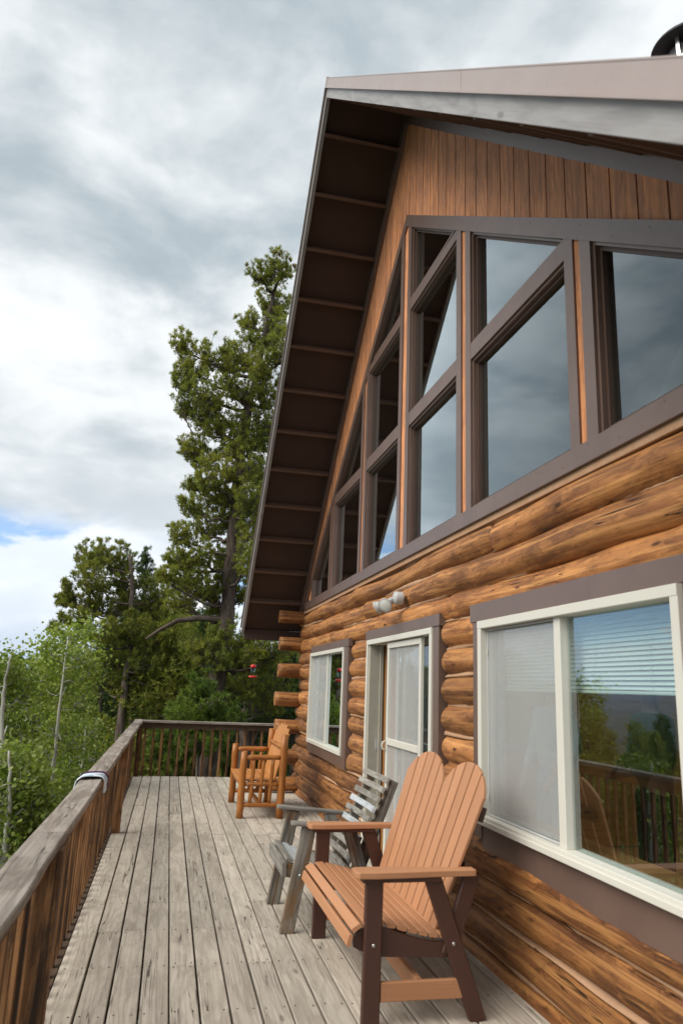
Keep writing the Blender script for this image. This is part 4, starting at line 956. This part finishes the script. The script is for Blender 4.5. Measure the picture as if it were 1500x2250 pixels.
# ------------------------------------------------------------------ trees
def unit(v): return v/np.maximum(np.linalg.norm(v, axis=-1, keepdims=True), 1e-9)
def tufts(C, D, L, n, wid, g):
    """needle bundles: at every centre C a brush of n thin blades spread round direction D"""
    m = len(C); D = unit(D)
    ref = np.where(np.abs(D[:, 2:3]) < .9, np.array([[0, 0, 1.]]), np.array([[1., 0, 0]]))
    A = unit(np.cross(D, ref)); B = np.cross(D, A)
    th = g.uniform(0, 2*np.pi, (m, n)); sp = g.uniform(.25, 1.65, (m, n)); ln = L*g.uniform(.7, 1.15, (m, n))
    dirs = D[:, None]*np.cos(sp)[..., None]+(A[:, None]*np.cos(th)[..., None]+B[:, None]*np.sin(th)[..., None])*np.sin(sp)[..., None]
    base = C[:, None]+D[:, None]*(g.uniform(-.5, .3, (m, n))*L)[..., None]
    side = unit(np.cross(dirs, g.normal(size=(m, n, 3))))
    w = wid*g.uniform(.7, 1.3, (m, n))[..., None]
    V = np.stack([base-side*w*.5, base+side*w*.5, base+dirs*ln[..., None]], 2).reshape(-1, 3)
    return V, np.arange(len(V)).reshape(-1, 3)
def leaves(C, r, g, flat=.6):
    m = len(C); nrm = unit(g.normal(size=(m, 3))+np.array([0, 0, flat])); a = unit(np.cross(nrm, g.normal(size=(m, 3)))); b_ = np.cross(nrm, a)
    s = (r*g.uniform(.7, 1.2, m))[:, None]
    V = np.stack([C-a*s, C-a*s*.3+b_*s*.85, C+a*s*.6+b_*s*.62, C+a*s*1.15, C+a*s*.6-b_*s*.62, C-a*s*.3-b_*s*.85], 1)
    V[:, 1] += nrm*s*.18; V[:, 5] += nrm*s*.18; V[:, 2] += nrm*s*.12; V[:, 4] += nrm*s*.12
    i = np.arange(m)[:, None]*6
    F = np.concatenate([i+np.array([[0, 1, 2]]), i+np.array([[0, 2, 3]]), i+np.array([[0, 3, 4]]), i+np.array([[0, 4, 5]])])
    return V.reshape(-1, 3), F
def curve(p0, p1, sag, n=5):
    p0 = np.array(p0, float); p1 = np.array(p1, float); t_ = np.linspace(0, 1, n)[:, None]
    P = p0+(p1-p0)*t_; P[:, 2] += sag*np.sin(np.pi*t_[:, 0]); return P
def cluster_tree(name, label, cat, group, base, trunk, clusters, kind='pine', seed=1, needle='needle', tuft_l=.10, per=150, dens=1.0, tr=(.25, .06), cones=0, limbr=.035, twigmat='twig', bark='bark', deadlimbs=()):
    """trunk: list of points (relative), clusters: (x,y,z,rx,ry,rz) relative to base; foliage hangs on twigs that grow from a limb"""
    g = np.random.default_rng(seed); root = empty(name, base, label=label, category=cat)
    if group: root['group'] = group
    T = np.array(trunk, float); n = len(T)
    tb_ = MB(); fine = []
    for i in range(n-1):
        for k in range(4): fine.append(T[i]+(T[i+1]-T[i])*k/4)
    fine.append(T[-1]); fine = np.array(fine); fine[1:-1] += g.normal(size=(len(fine)-2, 3))*tr[0]*.10*np.array([1, 1, 0])
    rr = np.linspace(tr[0], tr[1], len(fine))*(1+.06*g.normal(size=len(fine)))
    tb_.tube(fine, list(rr), 12).build('trunk', bark, root)
    lm = MB(); tw = MB(); Cs = []; Ds = []
    for (cx, cy, cz, rx, ry, rz) in clusters:
        c0 = np.array([cx, cy, cz]); low = cz-rz*1.0-.35*math.hypot(cx-T[0][0], cy-T[0][1])*.3
        k = np.argmin(np.abs(fine[:, 2]-low)); s0 = fine[k]
        hub = c0+np.array([0, 0, -rz*.55])
        P = curve(s0, hub, -.08*np.linalg.norm(hub-s0), 6); P[1:-1] += g.normal(size=(4, 3))*.05
        lr = limbr*(.6+.5*min(2, max(rx, rz)))
        lm.tube(P, list(np.linspace(lr*1.3, lr*.5, 6)), 7, cap=False)
        nt = int(per*dens*(rx*rz*1.3+.25))
        ntw = max(6, int(nt/11))
        for _ in range(ntw):
            d = unit(g.normal(size=3))*g.uniform(.55, 1.0)**.6
            e = c0+d*np.array([rx, ry, rz]); f0 = g.uniform(.55, 1.0); q0 = P[0]*(1-f0)+P[-1]*f0 if g.random() < .3 else hub+g.normal(size=3)*np.array([rx, ry, rz])*.22
            Q = curve(q0, e, -.12*np.linalg.norm(e-q0), 5)
            if kind == 'pine': Q[-1] += np.array([0, 0, .07]); 
            tw.tube(Q, [.011, .009, .007, .005, .004], 4, cap=False)
            m = 11
            tt = g.uniform(.35, 1.02, m)**.8
            if kind == 'pine': tt = np.repeat(np.array([1.0, g.uniform(.72, .9), g.uniform(.45, .7)]), (5, 3, 3))
            idx = np.clip(tt*4, 0, 3.999); i0 = idx.astype(int); fr = (idx-i0)[:, None]
            pos = Q[i0]*(1-fr)+Q[i0+1]*fr+g.normal(size=(m, 3))*(.030 if kind == 'pine' else .11)
            if kind == 'pine': pos += np.repeat(g.normal(size=(3, 3))*.05, (5, 3, 3), axis=0)
            dr_ = (Q[i0+1]-Q[i0]); dr_ = unit(dr_)*.7+np.array([0, 0, .8])+g.normal(size=(m, 3))*(.45 if kind == 'pine' else .3)
            Cs.append(pos); Ds.append(dr_)
    for pts_, r0 in deadlimbs: lm.tube([np.array(p) for p in pts_], list(np.linspace(r0, r0*.3, len(pts_))), 7, cap=False)
    if lm.f: lm.build('limbs', twigmat if bark == 'aspbark' else bark, root, kind='stuff')
    if tw.f: tw.build('twigs', twigmat, root, kind='stuff')
    C = np.concatenate(Cs); D = np.concatenate(Ds)
    if kind == 'pine': V, F = tufts(C, D, tuft_l, 13, tuft_l*.17, g)
    else:
        C = np.concatenate([C]+[C+g.normal(size=C.shape)*q for q in (.07, .10)]); V, F = leaves(C, .025, g)
    cr = link('crown', np_mesh('crown', V, F, needle), root)
    if kind != 'pine': cr['kind'] = 'stuff'
    else: cr['kind'] = 'stuff'
    if cones:
        top = C[np.argsort(-C[:, 2])[:max(cones*12, 1)]]
        for i in range(cones):
            p = top[g.integers(len(top))]; cb_ = MB().lathe([(0, -.06), (.022, -.045), (.032, -.015), (.028, .02), (.012, .045), (0, .05)], p, n=8); cb_.build('cone', 'cone', root)
    return root
# picture-plane helper used only to read positions off the survey of the photograph: returns a point at distance y
Rm = np.array([list(r2), list(u2), list(fw)])
def at(px, py, y):
    d = Rm.T @ np.array([(px-750)/1593.8, -(py-1125)/1593.8, 1.0]); return np.array([0, 0, CAM_H])+d*(y/d[1])
def clus(base, lst, y, g, dy=.8, dfac=.9, sc=1.0):
    out = []
    for (px, py, rx, ry) in lst:
        yy = y+g.uniform(-dy, dy); p = at(px, py, yy)-np.array(base); k = yy*1.02/1593.8
        out.append((p[0], p[1], p[2], rx*k*sc, max(rx, ry)*k*dfac*sc, ry*k*sc))
    return out
gg = np.random.default_rng(3)
# the big limber pine
YB = 18.6
bx = at(455, 1700, YB); base = (bx[0], YB, ground_z(bx[0], YB)-.1)
tk = [(0, 0, 0)]+[tuple(at(a, b_, YB)-np.array(base)) for a, b_ in ((457, 1690), (478, 1520), (500, 1330), (512, 1180), (522, 1040), (545, 900), (575, 760), (600, 640))]
big = [(612, 585, 46, 40), (575, 600, 34, 30), (600, 660, 50, 45), (575, 735, 60, 42), (625, 760, 40, 60), (402, 752, 26, 32), (425, 800, 36, 44), (472, 778, 40, 42), (505, 790, 26, 40), (455, 860, 55, 50), (535, 850, 55, 50), (590, 850, 40, 60),
       (480, 930, 65, 45), (560, 940, 50, 60), (420, 985, 32, 24), (450, 1000, 55, 36), (520, 1020, 60, 50), (430, 1062, 24, 20), (480, 1085, 60, 38), (420, 1110, 26, 24), (545, 1090, 36, 50), (455, 1150, 55, 40), (395, 1178, 30, 24), (425, 1215, 50, 36), (500, 1200, 55, 45), (388, 1232, 26, 22),
       (445, 1280, 65, 40), (400, 1310, 45, 30), (545, 1220, 30, 50), (525, 1290, 40, 40), (560, 1440, 60, 40), (600, 1420, 50, 36), (530, 1500, 60, 44), (600, 1520, 50, 50), (470, 1440, 50, 34), (505, 1120, 45, 50), (520, 960, 45, 50), (535, 780, 40, 45), (500, 1250, 36, 40), (545, 1150, 36, 50), (560, 1020, 36, 60), (610, 700, 30, 60), (545, 700, 26, 22), (445, 900, 50, 40), (400, 830, 24, 40), (410, 890, 30, 30), (400, 1265, 44, 34), (365, 1262, 24, 20), (480, 1320, 44, 34), (440, 1415, 50, 24), (500, 1400, 50, 30), (470, 1040, 50, 40), (590, 930, 36, 60), (580, 800, 40, 50)]
limb = [tuple(at(a, b_, YB)-np.array(base)) for a, b_ in ((492, 1362), (440, 1358), (390, 1364), (350, 1385), (320, 1405))]
dead = [tuple(at(a, b_, YB)-np.array(base)) for a, b_ in ((425, 955), (412, 930), (395, 905), (380, 880))]
dead2 = [tuple(at(a, b_, YB)-np.array(base)) for a, b_ in ((415, 940), (404, 905), (393, 888))]
cluster_tree('limber_pine', 'tall limber pine with thick trunk rising behind the far eave', 'pine tree', None, base, tk, clus(base, big, YB, gg), seed=11, per=820, tuft_l=.092, tr=(.27, .05), cones=16, limbr=.045, deadlimbs=((limb, .095), (dead, .018), (dead2, .012)))
# its companion trunk and darker tree to the right
YB2 = 20.5; bx = at(540, 1640, YB2); base = (bx[0], YB2, ground_z(bx[0], YB2)-.1)
tk = [(0, 0, 0)]+[tuple(at(a, b_, YB2)-np.array(base)) for a, b_ in ((540, 1640), (548, 1450), (560, 1200), (572, 1000))]
cluster_tree('fir_tree', 'dark fir standing between the big pine and the cabin corner', 'fir tree', None, base, tk, clus(base, [(600, 1360, 60, 40), (560, 1480, 60, 50), (620, 1470, 50, 50), (590, 1560, 70, 50), (640, 1580, 60, 60), (575, 1100, 22, 50), (585, 1240, 30, 60), (530, 1600, 50, 40)], YB2, gg), seed=12, needle='needle_dark', per=500, tuft_l=.12, tr=(.22, .07), limbr=.03)
# lower pine on the left
YC2 = 23.5; bx = at(258, 1640, YC2); base = (bx[0], YC2, ground_z(bx[0], YC2)-.1)
tk = [(0, 0, 0)]+[tuple(at(a, b_, YC2)-np.array(base)) for a, b_ in ((262, 1620), (275, 1500), (288, 1400), (290, 1300), (285, 1220))]
midp = [(190, 1225, 32, 34), (225, 1218, 36, 32), (262, 1230, 34, 36), (210, 1268, 50, 34), (275, 1275, 50, 36), (148, 1300, 12, 24), (140, 1318, 18, 12), (185, 1318, 45, 26), (235, 1325, 50, 32), (300, 1318, 50, 34), (350, 1300, 42, 34), (360, 1345, 40, 30), (165, 1360, 40, 26), (118, 1382, 14, 10), (225, 1385, 55, 30), (290, 1378, 50, 30), (345, 1395, 46, 26), (250, 1440, 55, 26), (320, 1450, 46, 28), (375, 1420, 46, 30), (390, 1470, 50, 30), (300, 1500, 60, 30), (230, 1490, 50, 28), (360, 1520, 50, 30)]
cluster_tree('limber_pine', 'shorter limber pine left of the tall one, over the railing corner', 'pine tree', None, base, tk, clus(base, midp, YC2, gg), seed=13, per=600, tuft_l=.115, tr=(.15, .05), cones=5, limbr=.03)
YC3 = 26; bx = at(322, 1640, YC3); base = (bx[0], YC3, ground_z(bx[0], YC3)-.1)
tk = [(0, 0, 0)]+[tuple(at(a, b_, YC3)-np.array(base)) for a, b_ in ((322, 1600), (322, 1400), (320, 1215))]
cluster_tree('fir_tree', 'slim dark fir top showing between the two limber pines', 'fir tree', None, base, tk, clus(base, [(320, 1222, 9, 18), (318, 1250, 24, 16), (322, 1275, 34, 18), (318, 1310, 40, 24), (322, 1360, 46, 30), (320, 1420, 50, 36), (320, 1500, 60, 46)], YC3, gg, .2), seed=14, needle='needle_dark', per=600, tuft_l=.10, tr=(.12, .02), limbr=.015)
# young bright pines by the far railing
for i, (px, py, y, hh, lab) in enumerate(((445, 1640, 16.6, 1.9, 'bright young pine bough mass behind the end railing'), (395, 1660, 17.6, 1.2, 'small young pine low behind the end railing, left of the big trunk'))):
    bx = at(px, py, y); base = (bx[0], y, ground_z(bx[0], y)-.1); tp = at(px, py-150*(1 if i == 0 else .7), y)-np.array(base)
    cl_ = [(px-10, py-130, 36, 26), (px+5, py-95, 60, 30), (px-30, py-60, 50, 26), (px+40, py-60, 50, 26), (px, py-20, 70, 30)] if i == 0 else [(px, py-80, 36, 26), (px+10, py-40, 50, 30), (px-20, py-10, 50, 30)]
    cluster_tree('young_pine', lab, 'pine tree', 'young pines', base, [(0, 0, 0), tuple(tp*.5), tuple(tp)], clus(base, cl_, y, gg, .3), seed=20+i, needle='needle_bough', per=700, tuft_l=.115, tr=(.07, .02), limbr=.02)
# aspens beside the deck
asp = [
 ('aspen with forked white trunk standing beside the railing', 11.5, [(95, 1830), (108, 1770), (118, 1680), (130, 1560), (140, 1480), (150, 1400)],
  [(150, 1385, 30, 22), (185, 1370, 28, 20), (120, 1420, 36, 24), (175, 1420, 40, 28), (100, 1395, 14, 12), (205, 1450, 24, 26), (150, 1475, 34, 26), (85, 1470, 26, 22), (70, 1545, 40, 34), (125, 1570, 26, 28), (180, 1520, 28, 26), (165, 1610, 34, 24), (90, 1625, 40, 30), (150, 1690, 22, 20), (60, 1700, 36, 30)]),
 ('aspen with thin trunk at the left edge of view', 10.2, [(0, 1830), (4, 1700), (5, 1560), (12, 1490), (25, 1440)],
  [(15, 1445, 28, 14), (45, 1460, 26, 20), (10, 1480, 30, 26), (50, 1510, 36, 28), (5, 1570, 34, 34), (50, 1600, 38, 32), (-30, 1500, 40, 40), (-20, 1640, 40, 40), (30, 1680, 44, 34), (-40, 1450, 40, 30)]),
 ('low leafy aspen with pale stems close below the railing', 7.6, [(5, 1930), (12, 1850), (22, 1740), (20, 1650)],
  [(20, 1650, 34, 26), (50, 1690, 44, 30), (10, 1730, 44, 34), (70, 1750, 44, 34), (20, 1790, 50, 34), (-20, 1700, 44, 40), (60, 1810, 40, 30), (-10, 1840, 50, 36), (95, 1730, 26, 24)]),
 ('bushy aspen sapling further along the railing', 13.0, [(165, 1790), (175, 1720), (185, 1650), (190, 1590)],
  [(185, 1590, 34, 22), (160, 1640, 36, 24), (205, 1640, 30, 22), (140, 1690, 36, 26), (180, 1690, 30, 24)]),
]
for i, (lab, y, trk, cls_) in enumerate(asp):
    p0 = at(*trk[0], y); base = (p0[0], y, ground_z(p0[0], y)-.1)
    tk = [(0.05, 0, 0)]+[tuple(at(a, b_, y)-np.array(base)) for a, b_ in trk]
    cluster_tree('aspen', lab, 'aspen tree', None, base, tk, clus(base, [(a, b_+16, c_, d) for a, b_, c_, d in cls_], y+.35, gg, .45, sc=.8), kind='leaf', seed=30+i, needle='leaf', per=430, tr=(.038, .011), limbr=.010, twigmat='aspbark', bark='aspbark')
# forest behind: individual pines sharing a few crowns
def bg_pine(seed, H, rad, needle, tl):
    g = np.random.default_rng(seed); C = []; D = []; lm = MB()
    nb_ = int(H*9)
    for i in range(nb_):
        z = H*(.12+.86*(i/nb_)); f = (z/H-.12)/.88; r = rad*(1-f)**.75*g.uniform(.6, 1.1)+.08; a = g.uniform(0, 6.283)
        e = np.array([math.cos(a)*r, math.sin(a)*r, z+.10*r+g.uniform(-.1, .15)]); s0 = np.array([0, 0, z-.1])
        if i % 2 == 0: lm.tube([s0, e], [.02, .008], 4, cap=False)
        m = int(10+r*22); tt = g.uniform(.2, 1, m)[:, None]
        C.append(s0+(e-s0)*tt+g.normal(size=(m, 3))*np.array([.17, .17, .10])); D.append((e-s0)/max(r, .1)*.6+np.array([0, 0, .6])+g.normal(size=(m, 3))*.35)
    V, F = tufts(np.concatenate(C), np.concatenate(D), tl, 7, tl*.22, g)
    tr_ = MB().tube([(0, 0, -.4), (0.03, .02, H*.5), (0, 0, H*.97)], [H*.017, H*.011, .012], 7, cap=False)
    return tr_.mesh('trunk', 'bark'), np_mesh('crown', V, F, needle), lm.mesh('limbs', 'twig')
protos = [bg_pine(41, 7.5, 1.5, 'needle_dark', .17), bg_pine(42, 9.0, 1.9, 'needle', .18), bg_pine(43, 6.0, 1.5, 'needle', .17), bg_pine(44, 10.5, 1.7, 'needle_dark', .19)]
g = random.Random(77); placed = []
def bgtree(x, y, pi, sc, label, group):
    me_t, me_c, me_l = protos[pi]; r = empty('pine_tree', (x, y, ground_z(x, y)-.1), g.uniform(0, 6.28), label=label, category='pine tree', group=group); r.scale = (sc*g.uniform(.9, 1.1),)*2+(sc,)
    link('trunk', me_t, r); link('crown', me_c, r, kind='stuff'); link('limbs', me_l, r, kind='stuff')
def scatter(n, az0, az1, d0, d1, top_el, sep_, label, group, hmax=9):
    k = tries = 0
    while k < n and tries < n*60:
        tries += 1; az = R(g.uniform(az0, az1)); d = math.sqrt(g.uniform(d0*d0, d1*d1)); x, y = d*math.sin(az), d*math.cos(az)
        if any((x-a)**2+(y-b_)**2 < sep_*sep_ for a, b_ in placed): continue
        pi = g.randrange(4); H0 = (7.5, 9.0, 6.0, 10.5)[pi]
        want = (CAM_H+d*math.tan(R(top_el(math.degrees(az))+g.uniform(-1.6, .5))))-ground_z(x, y)
        sc = min(max(want/H0, .35), 1.35); placed.append((x, y)); bgtree(x, y, pi, sc, label, group); k += 1
scatter(60, -5, 12, 23, 42, lambda a: 6.2 if -4 < a < 3.5 else 3.8, 1.4, 'pine in the dense stand behind the end railing', 'pines in the stand behind the end railing')
scatter(46, -16, 4, 40, 95, lambda a: 2.2, 2.3, 'distant pine on the slope beyond the aspens', 'distant pines beyond the aspens')
scatter(60, -46, -15, 26, 100, lambda a: max(-3.5, min(1.5, .6+(a+26)*.24)), 2.2, 'pine on the slope below the deck, mirrored in the large window', 'pines mirrored in the window')
# far woodland as one mass
g2 = np.random.default_rng(5); C = []
for _ in range(5200):
    az = R(g2.uniform(-60, 14)); d = math.sqrt(g2.uniform(95**2, 420**2)); x, y = d*math.sin(az), d*math.cos(az); z0 = ground_z(x, y); h = g2.uniform(6, 11)*(1.0 if math.degrees(az) > -15 else .55)
    C.append((x, y, z0, h))
C = np.array(C); nk = 60
f = g2.uniform(0.1, 1, (len(C), nk)); a = g2.uniform(0, 6.283, (len(C), nk)); r = (1-f)*g2.uniform(.5, 1.1, (len(C), nk))*2.0+.1
P = np.stack([C[:, 0:1]+np.cos(a)*r, C[:, 1:2]+np.sin(a)*r, C[:, 2:3]+f*C[:, 3:4]], 2).reshape(-1, 3)
dn = unit(g2.normal(size=P.shape)+np.array([0, 0, .5])); s1 = unit(np.cross(dn, g2.normal(size=P.shape)))*.55
V = np.stack([P-s1, P+s1, P+dn*1.0], 1).reshape(-1, 3)
link('far_woodland', np_mesh('far_woodland', V, np.arange(len(V)).reshape(-1, 3), 'needle_dark'), kind='stuff', label='distant wooded hillside seen as one dark green mass', category='woodland')
# low shrubs and saplings on the slope
g3 = np.random.default_rng(8); C = []
for _ in range(700):
    az = R(g3.uniform(-45, 16)); d = math.sqrt(g3.uniform(15**2, 45**2)) if g3.random() < .8 else g3.uniform(7, 15); x, y = d*math.sin(az), d*math.cos(az)
    if x > -1.2 and y < 14.3: continue
    z0 = ground_z(x, y); h = g3.uniform(.5, 1.7); m = 120
    C.append(np.array([x, y, z0+h*.5])+g3.normal(size=(m, 3))*np.array([.42, .42, h*.32]))
V, F = leaves(np.concatenate(C), .055, g3)
link('undergrowth', np_mesh('undergrowth', V, F, 'shrub'), kind='stuff', label='mixed green undergrowth covering the slope below the deck', category='undergrowth')

# ------------------------------------------------------------------ thin mountain air
hz = MB(); hx, z0, z1 = 26500, -502, 700
hz.v = [(-hx, -hx, z0), (hx, -hx, z0), (hx, hx, z0), (-hx, hx, z0), (-hx, -hx, z1), (hx, -hx, z1), (hx, hx, z1), (-hx, hx, z1)]
for q in ((0, 3, 2, 1), (4, 5, 6, 7), (0, 1, 5, 4), (1, 2, 6, 5), (2, 3, 7, 6), (3, 0, 4, 7)): hz.face(q, [(0, 0)]*4)
m = bpy.data.materials.new('mountain_air'); m.use_nodes = True; t = m.node_tree; t.nodes.clear()
o = N(t, 'ShaderNodeOutputMaterial'); v = N(t, 'ShaderNodeVolumePrincipled'); v.inputs['Color'].default_value = (0.52, 0.70, 1.0, 1); v.inputs['Density'].default_value = 4.5e-5; v.inputs['Anisotropy'].default_value = 0.0
t.links.new(v.outputs[0], o.inputs['Volume'])
hz.build('haze', m, None, kind='stuff')
